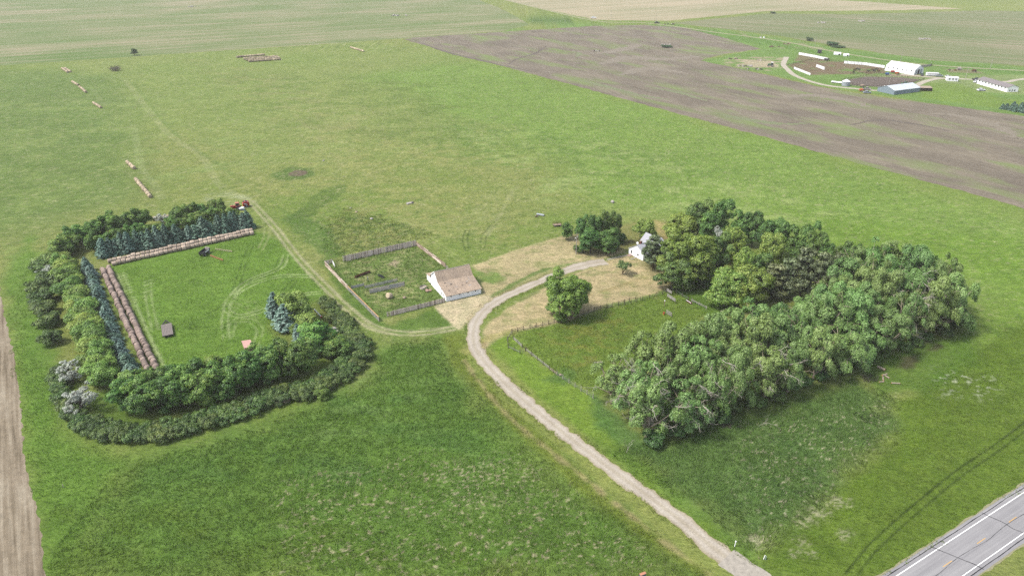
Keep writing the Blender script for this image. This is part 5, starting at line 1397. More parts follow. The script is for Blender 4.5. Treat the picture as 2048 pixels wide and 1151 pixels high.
mb.f += [(0, 1, 2, 3, 4), (9, 8, 7, 6, 5), (1, 6, 7, 2), (0, 4, 9, 5), (2, 7, 8, 3), (4, 3, 8, 9), (0, 5, 6, 1)]; mb.mi += [0] * 7
mb.build("wall", M_HW, house)
mb = MB()
for sgn in (-1, 1):
    xe = mx0 + mw_ / 2 + sgn * (mw_ / 2 + .35); xr = mx0 + mw_ / 2
    mb.quad((xe, my0 - .35, EV - .22), (xr, my0 - .35, RD + .07), (xr, my0 + md + .35, RD + .07), (xe, my0 + md + .35, EV - .22))
    mb.quad((xe, my0 - .35, EV - .08), (xr, my0 - .35, RD + .21), (xr, my0 + md + .35, RD + .21), (xe, my0 + md + .35, EV - .08))
    for y in (my0 - .35, my0 + md + .35): mb.quad((xe, y, EV - .22), (xr, y, RD + .07), (xr, y, RD + .21), (xe, y, EV - .08))
    mb.quad((xe, my0 - .35, EV - .22), (xe, my0 + md + .35, EV - .22), (xe, my0 + md + .35, EV - .08), (xe, my0 - .35, EV - .08))
mroof = mb.build("roof", M_HR, house)
ch = MB().box((2.2, D * .50, 5.3), (.7, .7, 2.0)).build("chimney", M_BRK, house); MB().box((2.2, D * .50, 6.35), (.85, .85, .14)).build("chimney_cap", M_WOODB, ch)
def window(par, c, axis, w, h, name="window"):
    s = (.08, w, h) if axis == 'x' else (w, .08, h)
    win = MB().box(c, s).build(name, M_GLASS, par); f = MB(); cx, cy, cz = c; e = -.05
    for dz_ in (-h / 2, h / 2): f.box((cx + (e if axis == 'x' else 0), cy + (0 if axis == 'x' else e), cz + dz_), (.07, w + .2, .1) if axis == 'x' else (w + .2, .07, .1))
    for d_ in (-w / 2, w / 2): f.box((cx + (e if axis == 'x' else 0), cy + (d_ if axis == 'x' else e), cz) if axis == 'x' else (cx + d_, cy + e, cz), (.07, .1, h - .1) if axis == 'x' else (.1, .07, h - .1))
    f.build("frame", M_WHITE, win); return win
window(house, (-.01, D * .80, 1.45), 'x', .7, 1.5); window(house, (-.01, D * .36, 1.5), 'x', 1.1, .8)
window(house, (9.0, my0 - .01, 5.1), 'y', .9, 1.2); window(house, (2.2, -.01, 1.5), 'y', 1.0, .9); window(house, (9.2, -.01, 1.5), 'y', 1.4, .9)
MB().box((6.0, -.02, 1.05), (.95, .08, 2.1)).build("door", speckled("grey_door", A(170, 172, 176), .1, 2), house)
mb = MB(); mb.box((-.7, D * .8, .14), (1.4, 1.8, .28)); mb.box((-1.5, D * .8, .07), (.5, 1.5, .14)); mb.build("doorstep", speckled("pink_step", A(206, 178, 162), .15, 2), house)
MB().box((-1.6, D * .45, .05), (2.6, .5, .1), .1).build("ramp", M_WOODL, house)
t = thing("satellite_dish", (0, 0, 0), "white satellite dish on the low roof beside the brick chimney", "satellite dish")
mw = house.matrix_basis if False else Matrix.Translation(W1) @ Matrix.Rotation(aN - math.pi / 2, 4, 'Z')
t.location = mw @ Vector((2.6, D * .75, 3.85)); MB().tube([(0, 0, 0), (0, 0, .9)], .04, 6).build("mast", M_GPOST, t)
MB().tube([(0, 0, .9), (-.06, -.06, .92), (-.16, -.16, .98)], [.1, .35, .5], 14, False).build("dish", M_WHITE, t, True)
t = thing("swing_frame", G(1330, 494), "rusty brown metal swing frame behind the white house", "swing frame", .5)
M_RUST = speckled("rust", A(120, 78, 54), .35, 4)
mb = MB()
for x in (-1.6, 1.6):
    for y in (-.8, .8): mb.tube([(x, y, 0), (x, 0, 2.3)], .07, 5)
mb.tube([(-1.9, 0, 2.32), (1.9, 0, 2.32)], .08, 5); mb.build("frame", M_RUST, t)
MB().tube([(-.4, 0, 2.3), (-.4, 0, .6)], .02, 4).tube([(.3, 0, 2.3), (.3, 0, .6)], .02, 4).box((-.05, 0, .58), (.8, .25, .05)).build("swing", M_WOODB, t)
# utility pole by the drive
def utility_pole(p, h, label, arm=True, transformer=False, light=False, group=None, ang=.5):
    t = thing("utility_pole", G(*p), label, "utility pole", ang, group); MB().tube([(0, 0, -.3), (0, 0, h)], [.17, .11], 8).build("pole", M_GPOST, t)
    if arm:
        MB().box((0, .1, h - .5), (2.2, .1, .12)).build("crossarm", M_WOODB, t)
        for x in (-1, 0, 1): MB().tube([(x, .1, h - .44), (x, .1, h - .2)], [.05, .03], 6).build("insulator", M_WOODL, t)
    if transformer: MB().tube([(.35, -.05, h - 2.0), (.35, -.05, h - 1.95), (.35, -.05, h - 1.1), (.35, -.05, h - 1.05)], [.2, .26, .26, .1], 10).build("transformer", M_GPOST, t, True)
    if light:
        MB().tube([(0, 0, h - 1.6), (-.5, -.3, h - 1.4), (-.9, -.5, h - 1.45)], .035, 5).build("lamp_arm", M_GPOST, t); MB().tube([(-.95, -.52, h - 1.5), (-.95, -.52, h - 1.7)], [.14, .2], 8).build("lamp", M_WHITE, t)
    return t
utility_pole((1152, 508), 9.0, "grey utility pole with transformer beside the dry lawn's trees", True, True, True)
# ------------------------------------------------------------------ MACHINES AND YARD ITEMS
M_RED = speckled("red_machine_paint", A(200, 62, 48, 2.4), .15, 2, .45, spec=.4); M_BLK = speckled("tyre_rubber", (.018, .018, .02), .3, 4); M_BLUE = speckled("blue_plastic", A(70, 110, 180), .15, 2)
M_STEEL = speckled("galvanised_steel", A(190, 200, 206), .12, 1.5, .5); M_ORANGE = speckled("orange_paint", A(214, 110, 64, 2.4), .15, 2)
M_YEL = speckled("yellow_paint", A(226, 184, 70, 2.4), .12, 2); M_GREENP = speckled("green_paint", A(90, 140, 90), .2, 2); M_DKM = speckled("dark_steel", A(70, 68, 72), .3, 3)
def wheel(par, c, r, w, ang=0.0, rim=True, name="wheel"):
    """A wheel whose axle runs along local y."""
    o = bpy.data.objects.new(name, None) if False else None
    c = Vector(c); ty = MB().tube([(c.x, c.y - w / 2, c.z), (c.x, c.y - w * .42, c.z), (c.x, c.y + w * .42, c.z), (c.x, c.y + w / 2, c.z)], [r * .86, r, r, r * .86], 18).build(name, M_BLK, par, False)
    if rim: MB().tube([(c.x, c.y - w / 2 - .02, c.z), (c.x, c.y + w / 2 + .02, c.z)], r * .5, 12).build("rim", M_WOODL, ty)
    return ty
def tractor(p, ang, paint, label, sc=1.0):
    t = thing("tractor", G(*p), label, "tractor", ang); t.scale = (sc,) * 3   # faces +x
    MB().box((1.35, 0, 1.45), (2.1, .95, .95), taper=.92).box((2.35, 0, 1.35), (.25, .8, .8)).build("bonnet", paint, t)
    MB().box((.9, 0, .85), (3.0, .6, .5)).build("chassis", M_DKM, t)
    MB().box((-.45, 0, 1.35), (1.5, 1.5, .5)).build("cab_base", paint, t)
    cab = MB().box((-.45, 0, 2.25), (1.35, 1.4, 1.3), taper=.93).build("cab", M_GLASS, t)
    mb = MB()
    for x in (-1.12, .22):
        for y in (-.7, .7): mb.box((x * .98, y * .98, 2.25), (.09, .09, 1.3))
    mb.build("cab_frame", M_DKM, cab); MB().box((-.45, 0, 2.98), (1.6, 1.6, .16)).build("cab_roof", speckled("pale_red_roof", A(220, 150, 130), .15, 2) if paint is M_RED else M_WHITE, t)
    MB().tube([(1.3, .35, 1.9), (1.3, .35, 2.8)], .06, 6).build("exhaust", M_DKM, t)
    for s in (-1, 1):
        MB().box((-.7, s * 1.0, 1.75), (1.5, .5, .1), 0, 0, .1).build("mudguard", paint, t)
        wheel(t, (-.7, s * 1.05, .9), .92, .55); wheel(t, (1.95, s * .95, .66), .66, .4)
    return t
tractor((474, 419), math.radians(200), M_RED, "red tractor with cab parked behind the far spruces", 1.1)
bt = thing("round_baler", G(492, 413), "red round hay baler parked behind the red tractor", "hay baler", math.radians(205))
mb = MB(); pr = [(-1.5, .7), (-1.7, 1.5), (-1.3, 2.4), (-.3, 2.8), (.8, 2.6), (1.4, 1.7), (1.3, .7)]
mb.prism(pr, (0, -1.2, 0), (0, 1.2, 0), (1, 0, 0)); mb.build("body", M_RED, bt)
MB().box((-.3, 0, 2.77), (.9, 1.6, .14), 0, 0, -.1).box((.75, 0, 2.62), (.8, 1.6, .12), 0, 0, .25).build("belt_opening", M_DKM, bt)
MB().box((1.2, 0, .55), (.7, 2.0, .5)).build("pickup", M_YEL, bt); MB().bar((1.4, 0, .7), (3.2, 0, .6), .2, .18).build("drawbar", M_DKM, bt)
for s in (-1, 1): wheel(bt, (-.2, s * 1.45, .7), .7, .42); MB().box((0, s * 1.24, 1.6), (1.6, .06, .25), 0, 0, -.35).build("stripe", M_WHITE, bt)
t = thing("water_tank", G(484, 419.5), "white and blue plastic tank lying beside the red tractor", "tank", math.radians(10))
MB().tube([(-1.2, 0, .8), (-1.1, 0, .8), (1.1, 0, .8), (1.2, 0, .8)], [.45, .7, .7, .45], 14).build("tank", M_WHITE, t, True); MB().box((0, 0, .2), (2.4, 1.3, .35)).build("cradle", M_BLUE, t)
# dark wagon, rake bars, flatbed, small red shed
d = G(418, 499.5) - G(401, 512); an = math.atan2(d.y, d.x)
t = thing("truck_bed_trailer", G(409.7, 508.5), "dark box wagon with a white stripe near the bale row", "wagon", an)
MB().box((0, 0, 1.0), (4.6, 2.2, .2)).build("floor", M_DKM, t)
mb = MB(); mb.box((0, 1.06, 1.45), (4.6, .1, .8)); mb.box((0, -1.06, 1.45), (4.6, .1, .8)); mb.box((-2.26, 0, 1.45), (.1, 2.0, .8)); mb.build("side_panel", speckled("dark_green_paint", A(58, 66, 60), .3, 2), t)
MB().box((.3, -1.14, 1.5), (2.8, .05, .4)).build("stripe", M_WHITE, t); MB().box((2.35, 0, 1.6), (.5, 2.1, 1.0), taper=.9).build("headboard", M_GPOST, t)
for x in (-1.4, 1.5):
    for s in (-1, 1): wheel(t, (x, s * 1.0, .48), .48, .3)
def rake_bar(p, q, mat, label):
    p, q = G(*p), G(*q); d = q - p; L = d.length; t = thing("hay_rake", p, label, "rake bar", math.atan2(d.y, d.x))
    MB().bar((0, 0, .55), (L, 0, .55), .14, .14).build("frame", mat, t)
    me = None
    for k in range(9):
        x = L * (k + .5) / 9
        if me is None:
            mb = MB(); mb.tube([(0, -.18, .38), (0, -.12, .38)], [.34, .34], 12); mb.bar((0, -.1, .4), (0, .05, .55), .06, .06); me = mb.mesh("rake_tine", mat)
        link_mesh("rake_wheel", me, t, (x, 0, 0))
rake_bar((431, 499), (465, 504), speckled("cream_paint", A(222, 212, 170), .15, 2), "pale row of rake wheels lying right of the dark wagon")
rake_bar((421, 512), (446.6, 521.5), speckled("salmon_paint", A(214, 150, 110), .2, 2), "orange row of rake wheels in front of the dark wagon")
d = G(332, 641) - G(337, 676); an = math.atan2(d.y, d.x)
t = thing("flatbed_trailer", G(336.5, 672), "grey wooden flatbed trailer with a black A-frame hitch", "trailer", an)
nb_ = 7; LB, WB = 8.0, 3.2
mb = MB()
for k in range(nb_): mb.box((LB / 2 - 1.0, (k + .5) * WB / nb_ - WB / 2, .95), (LB, WB / nb_ * .95, .08))
mb.build("deck", speckled("deck_planks", A(150, 140, 134), .3, 2, stretch=(.4, 3, 1)), t)
mb = MB()
for s in (-1, 1): mb.bar((-1, s * WB * .42, .8), (7, s * WB * .42, .8), .12, .2); mb.bar((7, s * WB * .4, .8), (10.2, 0, .7), .3, .2)
mb.bar((7.9, -1.0, .85), (7.9, 1.0, .85), .12, .12); mb.box((-1.03, 0, .75), (.08, WB, .35)); mb.build("frame", M_DKM, t)
for x in (1.2, 2.2):
    for s in (-1, 1): wheel(t, (x, s * WB * .36, .42), .42, .26)
MB().tube([(9.9, 0, 0), (9.9, 0, .9)], .06, 6).build("jack", M_DKM, t)
t = thing("small_shed", G(496.5, 697), "small shed with a faded red roof at the shelterbelt's edge", "shed", math.radians(118))
MB().box((0, 0, .8), (4.2, 2.2, 1.6)).build("wall", M_WOODB, t)
M_PINK = speckled("faded_red_roof", A(212, 170, 158, 2.0), .15, 1.2)
mb = MB(); slope(mb, -1.35, 1.62, 1.35, 1.9, -2.4, 2.4, .08, 2); mb.build("roof", M_PINK, t)
# grain auger, junk car, logs
t = thing("grain_auger", G(637, 634), "white tilted grain auger tube on an orange stand behind the hedge", "auger")
b0, b1 = G(643, 635) - G(637, 634), G(630, 633) - G(637, 634)
MB().tube([b0 + Vector((0, 0, .4)), b1 + Vector((0, 0, 3.0))], .16, 8).build("tube", M_WHITE, t)
MB().tube([b1, b1 * .92 + Vector((0, 0, 2.85))], .07, 5).tube([b1 + Vector((.8, .2, 0)), b1 * .92 + Vector((0, 0, 2.85))], .07, 5).build("stand", M_YEL, t); MB().box(b0 + Vector((0, 0, .35)), (.5, .5, .5), .5).build("hopper", M_RED, t)
def car(p, ang, paint, label, kind="car", sc=1.0, group=None):
    t = thing("parked_" + ("pickup" if kind == "pickup" else "car"), G(*p), label, "pickup" if kind == "pickup" else "car", ang, group); t.scale = (sc,) * 3
    if kind == "pickup":
        MB().prism([(-2.7, .55), (-2.7, 1.15), (-.6, 1.15), (-.6, 1.2), (1.2, 1.2), (2.6, 1.1), (2.7, .55)], (0, -.95, 0), (0, .95, 0), (1, 0, 0)).build("body", paint, t)
        MB().prism([(-.6, 1.2), (-.45, 1.85), (.75, 1.85), (1.3, 1.2)], (0, -.85, 0), (0, .85, 0), (1, 0, 0)).build("cab_glass", M_GLASS, t); MB().box((.15, 0, 1.88), (1.25, 1.7, .08)).build("cab_roof", paint, t)
        MB().box((-1.65, 0, 1.155), (1.9, 1.6, .03)).build("load_bed", M_DKM, t)
    else:
        MB().prism([(-2.2, .4), (-2.25, .95), (-1.4, 1.0), (1.0, 1.0), (2.2, .85), (2.25, .4)], (0, -.88, 0), (0, .88, 0), (1, 0, 0)).build("body", paint, t)
        MB().prism([(-1.7, .98), (-1.1, 1.42), (.35, 1.42), (1.1, .98)], (0, -.78, 0), (0, .78, 0), (1, 0, 0)).build("cab_glass", M_GLASS, t); MB().box((-.38, 0, 1.45), (1.5, 1.5, .07)).build("roof", paint, t)
    for x in (-1.45, 1.5):
        for s in (-1, 1): wheel(t, (x, s * .85, .36), .36, .24)
    return t
car((670, 662), math.radians(-50), M_WOODL, "old white car half hidden between hedge and dark trees", "car", .8)
def log(p, ang, L, r, label, group=None):
    t = thing("cut_log", G(*p), label, "log", ang, group); MB().tube([(-L / 2, 0, r), (0, .05, r), (L / 2, 0, r)], [r, r * .95, r * .9], 9, False).build("bark", M_BARK, t, True)
    MB().tube([(-L / 2 - .01, 0, r), (-L / 2 + .02, 0, r)], r * .97, 9).tube([(L / 2 - .02, 0, r), (L / 2 + .01, 0, r)], r * .9, 9).build("cut_end", speckled("fresh_wood", A(226, 178, 120), .15, 4) if "fresh_wood" not in bpy.data.materials else bpy.data.materials["fresh_wood"], t)
for i, (px, py, a, L, r, lb) in enumerate([(1762, 738, 2.2, 2.2, .42, "thick sawn log at the top of the log heap by the windbreak"), (1769, 750, .4, 1.9, .25, "pale sawn log lying across the heap's middle"), (1766, 758, 1.2, 2.0, .25, "sawn log slanting at the bottom of the heap"),
                                           (1774, 754, 2.0, 1.5, .22, "short sawn log on the heap's right side"), (1791, 767, -.1, 2.4, .22, "long pale log lying alone right of the heap"), (1763, 764, .1, 1.3, .2, "short thin log lying left below the heap")]):
    log((px, py), a, L, r, lb, "cut logs by the windbreak")
t = thing("brush_pile", G(1737, 757), "grey pile of cut branches under the windbreak beside the logs", "brush pile"); o = link_mesh("twigs", bare_brush(41, 2.6, 5, 3, 18), t); o.scale = (1.5, 1.2, .45)
t = thing("brush_pile", G(1457, 848), "grey fallen branches at the windbreak's front edge near its middle", "brush pile"); o = link_mesh("twigs", bare_brush(43, 3, 5, 3, 14), t); o.scale = (1.5, 1, .5)
t = thing("fallen_branch", G(1532, 852), "pale fallen branch lying in the dark tall grass", "branch"); mb = MB(); twigs(mb, (-2, 0, .15), (1, .3, .1), 3.2, .05, np.random.default_rng(4), 3); mb.build("branch", M_DEAD, t)
t = thing("fallen_branch", G(1253, 904), "thin pale branch stuck in grass left of the windbreak's corner", "branch"); mb = MB(); twigs(mb, (0, 0, 0), (.2, .2, 1), 2.6, .05, np.random.default_rng(6), 2); mb.build("branch", M_DEAD, t)
# marker posts
def post(p, h, mat, label, r=.07, tilt=0.0, cap=None):
    t = thing("marker_post", G(*p), label, "post"); MB().tube([(0, 0, -.1), (tilt * h * .5, 0, h * .5), (tilt * h, 0, h)], r, 8).build("post", mat, t)
    if cap: MB().box((tilt * h, 0, h + .05), (.22, .2, .12)).build("cap", cap, t)
    return t
post((1469, 1092), 1.45, M_WHITE, "white post with a bracket right of the driveway's lower end", .08, .05, M_WHITE); post((1527, 1117), 1.1, M_WHITE, "white post leaning at the tall grass corner by the highway", .08, .15)
post((1531, 1118), .95, speckled("bluish_post", A(170, 190, 200), .15, 3), "bluish white post right next to the leaning white post", .08, .02); post((1518, 1117), .6, M_WOODB, "short brown stake left of the leaning white post", .06, -.2); post((127, 974), .9, M_GPOST, "lone grey post in the grass at lower left", .08)
t = thing("mailbox", G(1284.5, 1156), "orange topped bluish box on posts at the bottom edge", "mailbox", math.radians(25))
MB().box((0, 0, 1.15), (1.3, .5, .5)).build("box", speckled("bluish_box", A(110, 130, 150), .15, 3), t); MB().box((0, 0, 1.43), (1.36, .56, .06)).build("lid", speckled("orange_lid", A(226, 160, 130), .15, 3), t); MB().box((-.45, 0, .45), (.12, .12, .9)).box((.45, 0, .45), (.12, .12, .9)).build("post", M_POST, t)
# pasture junk
t = thing("scrap_heap", G(820, 407), "grey scrap metal sheet and stones lying in the open pasture", "scrap heap", .3)
MB().box((0, 0, .4), (3.2, 1.2, .1), .2, .3).build("sheet", M_GPOST, t); MB().box((-.9, -.5, .25), (1.6, .9, .5), .5, .2).build("block", M_ROCK, t); MB().box((1.2, .3, .3), (1.2, .8, .5), 1.0).build("block", M_DKM, t)
t = thing("culvert_pipe", G(1081, 431), "pale corrugated pipe lying in the pasture beyond the lawn", "pipe", math.radians(-25))
mb = MB(); mb.tube([(-1.8 + .3 * k, 0, .45) for k in range(13)], [.45 + .03 * (k % 2) for k in range(13)], 14, False); mb.build("pipe", M_STEEL, t, True)
t = thing("scrap_heap", G(1073, 433), "reddish brown scrap iron heap left of the pale pipe", "scrap heap", .2)
for k in range(7): MB().bar((random.uniform(-1.2, 1.2), random.uniform(-.6, .6), .1), (random.uniform(-1.2, 1.2), random.uniform(-.6, .6), random.uniform(.3, .9)), .14, .1).build("scrap_bar", M_RUST if k % 2 else M_WOODL, t)
t = thing("hay_wagon", G(1114, 452), "rusty hay rack wagon near the lawn's far left corner", "wagon", math.radians(15))
mb = MB(); mb.box((0, 0, .8), (3.6, 1.9, .1)); mb.bar((-1.8, -.9, .8), (-1.8, -.9, 1.9), .1, .1); mb.build("deck", M_WOODB, t)
mb = MB()
for y in (-.9, .9):
    for x in (-1.75, 0, 1.75): mb.box((x, y, 1.35), (.08, .08, 1.1))
    for z in (1.3, 1.85): mb.bar((-1.8, y, z), (1.8, y, z), .06, .1)
mb.build("rack", M_RUST, t)
for x in (-1.2, 1.2):
    for s in (-1, 1): wheel(t, (x, s * .8, .38), .38, .2)
# ------------------------------------------------------------------ THE FAR FARMYARD
M_MW = speckled("white_metal", (.54, .54, .55), .06, .5, .5); M_BSH = speckled("blue_grey_metal", A(156, 174, 186, 2.6), .08, .5, .5); M_GRF = speckled("grey_brown_shingles", A(156, 148, 148), .15, .8)
def gable_building(name, pa, pb, wdt, he, hr, wall, roof, label, cat, oh=.4, wins=0, win_h=1.2, door=None, end_door=None, profile=None, win_z=None):
    """pa, pb: the two ends of the long wall facing the camera; the building reaches back by wdt."""
    p, q = G(*pa), G(*pb); d = q - p; L = d.length; a = math.atan2(d.y, d.x); t = thing(name, p, label, cat, a)
    pr = profile or [(0, 0), (0, he), (wdt / 2, hr), (wdt, he), (wdt, 0)]
    MB().prism([(s, z) for s, z in pr], (0, 0, 0), (L, 0, 0), (0, 1, 0)).build("wall", wall, t)
    mb = MB()
    for (y0, z0), (y1, z1) in zip(pr[1:-2], pr[2:-1]):
        k0 = oh if (y0, z0) == pr[1] else 0; k1 = oh if (y1, z1) == pr[-2] else 0
        sl = (z1 - z0) / max(.01, y1 - y0); slope(mb, y0 - k0, z0 - sl * k0 + .03, y1 + k1, z1 + sl * k1 + .03, -oh, L + oh, .12, 1)
    mb.build("roof", roof, t)
    for k in range(wins):
        x = L * (k + .7) / (wins + .4); z = win_z or he * .55
        w = MB().box((x, -.03, z), (1.2, .12, win_h)).build("window", M_GLASS, t); MB().box((x, -.06, z - win_h / 2 - .06), (1.2, .1, .1)).box((x, -.06, z + win_h / 2 + .06), (1.2, .1, .1)).build("frame", M_WHITE, w)
    if end_door: MB().box((L + .03, wdt / 2 + end_door[0], end_door[2] / 2), (.1, end_door[1], end_door[2])).build("door", M_DARK, t)
    return t, L
bbp = [(0, 0), (1.1, 4.3), (8.0, 7.6), (14.9, 4.3), (16, 0)]
bb_, L_ = gable_building("white_barn", (1769, 141), (1826.6, 150.2), 16, 4.3, 7.6, M_MW, M_MW, "big white metal barn with small dark windows in the far farmyard", "barn", .15, 6, 1.1, end_door=(-.6, 3.2, 4.0), profile=bbp, win_z=3.0)
for o in bb_.children:
    if o.name.startswith("window"): o.location.y = .74
MB().box((L_ + .05, 3.5, 2.0), (.1, 2.6, 4.0)).box((L_ + .05, 11.5, 2.0), (.1, 2.6, 4.0)).build("sliding_door", M_STEEL, bb_)
gable_building("blue_shed", (1787.5, 190), (1838.5, 183.5), 15.5, 3.2, 5.6, M_BSH, speckled("pale_blue_roof", A(214, 222, 228, 2.1), .07, .5, .5), "long pale blue metal shed beside the far gravel lane", "shed", .3)
p = G(1840, 182.5); t = thing("pole_shed", p, "small open brown roofed shelter at the blue shed's right end", "shed", math.radians(-3))
mb = MB()
for x in (0, 3, 6, 9):
    for y in (0, 5): mb.box((x, y, 1.3), (.18, .18, 2.6))
mb.build("posts", M_POST, t); mb = MB(); slope(mb, -.3, 2.5, 5.3, 3.1, -.3, 9.3, .12, 1); mb.build("roof", speckled("tan_tin", A(196, 176, 156), .15, 1), t); MB().box((4.5, 4.95, 1.2), (9, .08, 2.2)).box((8.96, 2.5, 1.2), (.08, 4.9, 2.2)).build("wall", M_POST, t)
rh, L_ = gable_building("ranch_house", (1953.2, 167.3), (2012.7, 184.3), 9.6, 3.6, 5.4, speckled("cream_siding", (.70, .69, .67), .06, .6), M_GRF, "long low cream house with grey brown shingled roof, far right", "house", .5, 9, 1.0, win_z=2.6)
for y, w, h in ((2.4, 1.0, 1.1), (4.6, .7, 1.8), (6.6, 1.2, 1.1)): MB().box((L_ + .03, y, 1.2), (.08, w, h)).build("end_window", M_GLASS, rh)
gable_building("trailer_house", (1893.7, 162.2), (1915.8, 163.2), 5.0, 2.9, 3.3, M_MW, M_MW, "white single trailer house left of the long cream house", "trailer house", .15, 3, 1.0, win_z=1.8)
t = thing("camper", G(1862, 152), "white stock trailer parked right of the big white barn", "stock trailer", math.radians(-6)); MB().box((0, 0, 1.7), (8.6, 2.4, 2.3)).box((4.9, 0, 2.2), (1.6, 2.2, 1.2)).build("body", M_MW, t); MB().box((0, -1.23, 1.9), (7.5, .05, .4)).build("vent_slot", M_GPOST, t)
for x in (-1.6, -.6):
    for s in (-1, 1): wheel(t, (x, s * 1.1, .4), .4, .26)
car((1878, 153.5), math.radians(-8), M_STEEL, "silver pickup hitched to the white stock trailer", "pickup", 1.15); car((1844, 151.5), math.radians(60), speckled("dark_green_car", A(60, 70, 66), .15, 2), "dark car by the big white barn's door", "car", 1.1)
car((1896, 155), math.radians(5), M_MW, "white car behind the trailer house", "car", 1.15); car((1951, 165), math.radians(40), M_MW, "white van like car parked at the long house's left end", "car", 1.25); car((1952, 160.5), math.radians(5), M_DKM, "dark pickup on the lane behind the long house", "pickup", 1.15)
car((1962, 182), math.radians(8), M_MW, "white car alone on the lawn in front of the long house", "car", 1.4); car((1733, 180), math.radians(-8), M_GPOST, "grey pickup with load parked near the grain bin", "pickup", 1.2)
car((1810, 168.5), math.radians(10), M_GREENP, "green and white pickup inside the arena's corner", "pickup", 1.2); car((1733.5, 186.8), math.radians(0), M_STEEL, "pale grey car beside the orange machine by the lane", "car", 1.3)
car((1187, 37), math.radians(-5), M_MW, "white car on the far grass beside the section road", "car", 1.7); car((1314, 47), math.radians(-8), M_DKM, "dark car on the far section road", "car", 1.6)
tractor((1542, 133), math.radians(160), M_GREENP, "green tractor standing on the bare ground left of the corrals", 1.25); tractor((1768, 181.5), math.radians(200), M_DKM, "dark tractor at the blue shed's left end", 1.2)
t = thing("grain_bin", G(1690.9, 171.5), "silver round grain bin with a cone roof by the far lane", "grain bin")
MB().tube([(0, 0, 0)] + [(0, 0, .3 + .25 * k) for k in range(14)], [3.0] + [3.0 + .05 * (k % 2) for k in range(14)], 20, False).build("wall", M_STEEL, t); MB().tube([(0, 0, 3.5), (0, 0, 5.0), (0, 0, 5.2)], [3.2, .5, .4], 20).build("roof", M_MW, t)
def wind_fence(pts, h, label, mat=M_MW):
    P = GP(pts); t = thing("windbreak_fence", P[0], label, "fence"); mb = MB(); mp = MB()
    for a_, b_ in zip(P[:-1], P[1:]):
        n = max(1, int((b_ - a_).length / 3)); dd = (b_ - a_) / n; nn = Vector((-dd.y, dd.x, 0)).normalized()
        for k in range(n):
            s = a_ + dd * k - P[0]; mb.bar(s + dd * .02 + Vector((0, 0, h / 2)), s + dd * .96 + Vector((0, 0, h / 2)), .06, h - .1); mp.box(s + nn * .15 + Vector((0, 0, h / 2)), (.16, .16, h + .1))
    mb.build("panels", mat, t); mp.build("posts", M_POST, t)
wind_fence([(1597, 109.5), (1625, 114.5), (1655, 121)], 2.4, "white windbreak fence at the back left of the far corrals"); wind_fence([(1687.5, 127), (1730, 130.5), (1769, 136.5)], 2.5, "long white windbreak fence running left from the big barn")
wind_fence([(1632, 134), (1648.5, 140)], 2.6, "short white windbreak panel standing inside the corral"); wind_fence([(1587.5, 138), (1600, 143), (1620.5, 151)], 2.0, "white windbreak fence at the corral's front left")
wind_fence([(1842, 135), (1861, 133), (1862.5, 128)], 2.2, "grey board windbreak behind the big barn's right end", M_GPOST)
for pts, lb in (([(1573, 132), (1600, 126), (1622, 121)], "wooden rail fence on the left of the brown corral"), ([(1622, 121), (1655, 122), (1687, 125)], "wooden rail fence along the back of the brown corral"),
                ([(1700, 150), (1740, 147), (1775, 150)], "wooden rail fence between the corral and the arena"), ([(1683, 161), (1732, 153), (1804, 154.6), (1848, 160)], "dark rail fence along the arena's back edge"),
                ([(1848, 160), (1814, 170), (1755, 175), (1704, 172)], "dark rail fence along the arena's front edge")):
    rail_fence(pts, 1.5, lb, (.9, .5), 4.0, M_POST, M_POST, False, railw=.16)
def hut(p, L, w, h, mat, label):
    t = thing("calf_hut", G(*p), label, "hut", math.radians(-15)); pr = [(0, 0), (0, h * .5), (w * .2, h * .85), (w * .5, h), (w * .8, h * .85), (w, h * .5), (w, 0)]
    MB().prism(pr, (0, 0, 0), (L, 0, 0), (0, 1, 0)).build("shell", mat, t); MB().box((L * .75, -.02, h * .3), (L * .28, .08, h * .55)).build("door", M_DARK, t)
hut((1668, 110), 6.5, 4.5, 2.6, M_MW, "larger of two white huts behind the far corrals"); hut((1687, 112.5), 5, 4, 2.4, M_MW, "smaller of two white huts behind the far corrals")
gable_building("dark_shed", (1634.5, 106.5), (1642.5, 107), 4, 2.6, 3.2, M_DKM, M_DKM, "small black shed alone behind the white corral fence", "shed", .2)
t = thing("water_trailer", G(1653, 121.5), "black box trailer at the end of the white corral fence", "trailer", -.2); MB().box((0, 0, 1.4), (4.6, 2.2, 1.4)).build("body", M_DKM, t)
for s in (-1, 1): wheel(t, (0, s * 1.0, .45), .45, .3)
t = thing("pipe_stack", G(1662, 165.5), "white pipe rack lying left of the grain bin", "pipes", math.radians(-35))
for k in range(3): MB().tube([(0, k * .8, .8 + .3 * (k % 2)), (14, k * .8, .8 + .3 * (k % 2))], .38, 8).build("pipe", M_MW, t)
MB().box((1, .8, .2), (.4, 2.4, .5)).box((13, .8, .2), (.4, 2.4, .5)).build("support", M_POST, t)
def implement(p, mat, label, L=4.5, W=2.6):
    t = thing("farm_implement", G(*p), label, "farm machine", random.uniform(-.4, .4)); MB().box((0, 0, .9), (L, .35, .35)).box((0, W / 2, .9), (L * .9, .2, .2)).bar((L / 2, 0, .8), (L / 2 + 2, W / 3, .6), .2, .2).build("frame", mat, t)
    MB().prism([(-1, .9), (-1.3, 2.0), (1.1, 2.1), (1.0, .9)], (0, -W / 2, 0), (0, W / 2, 0), (1, 0, 0)).build("hopper", mat, t)
    for s in (-1, 1): wheel(t, (0, s * W * .6, .5), .5, .3)
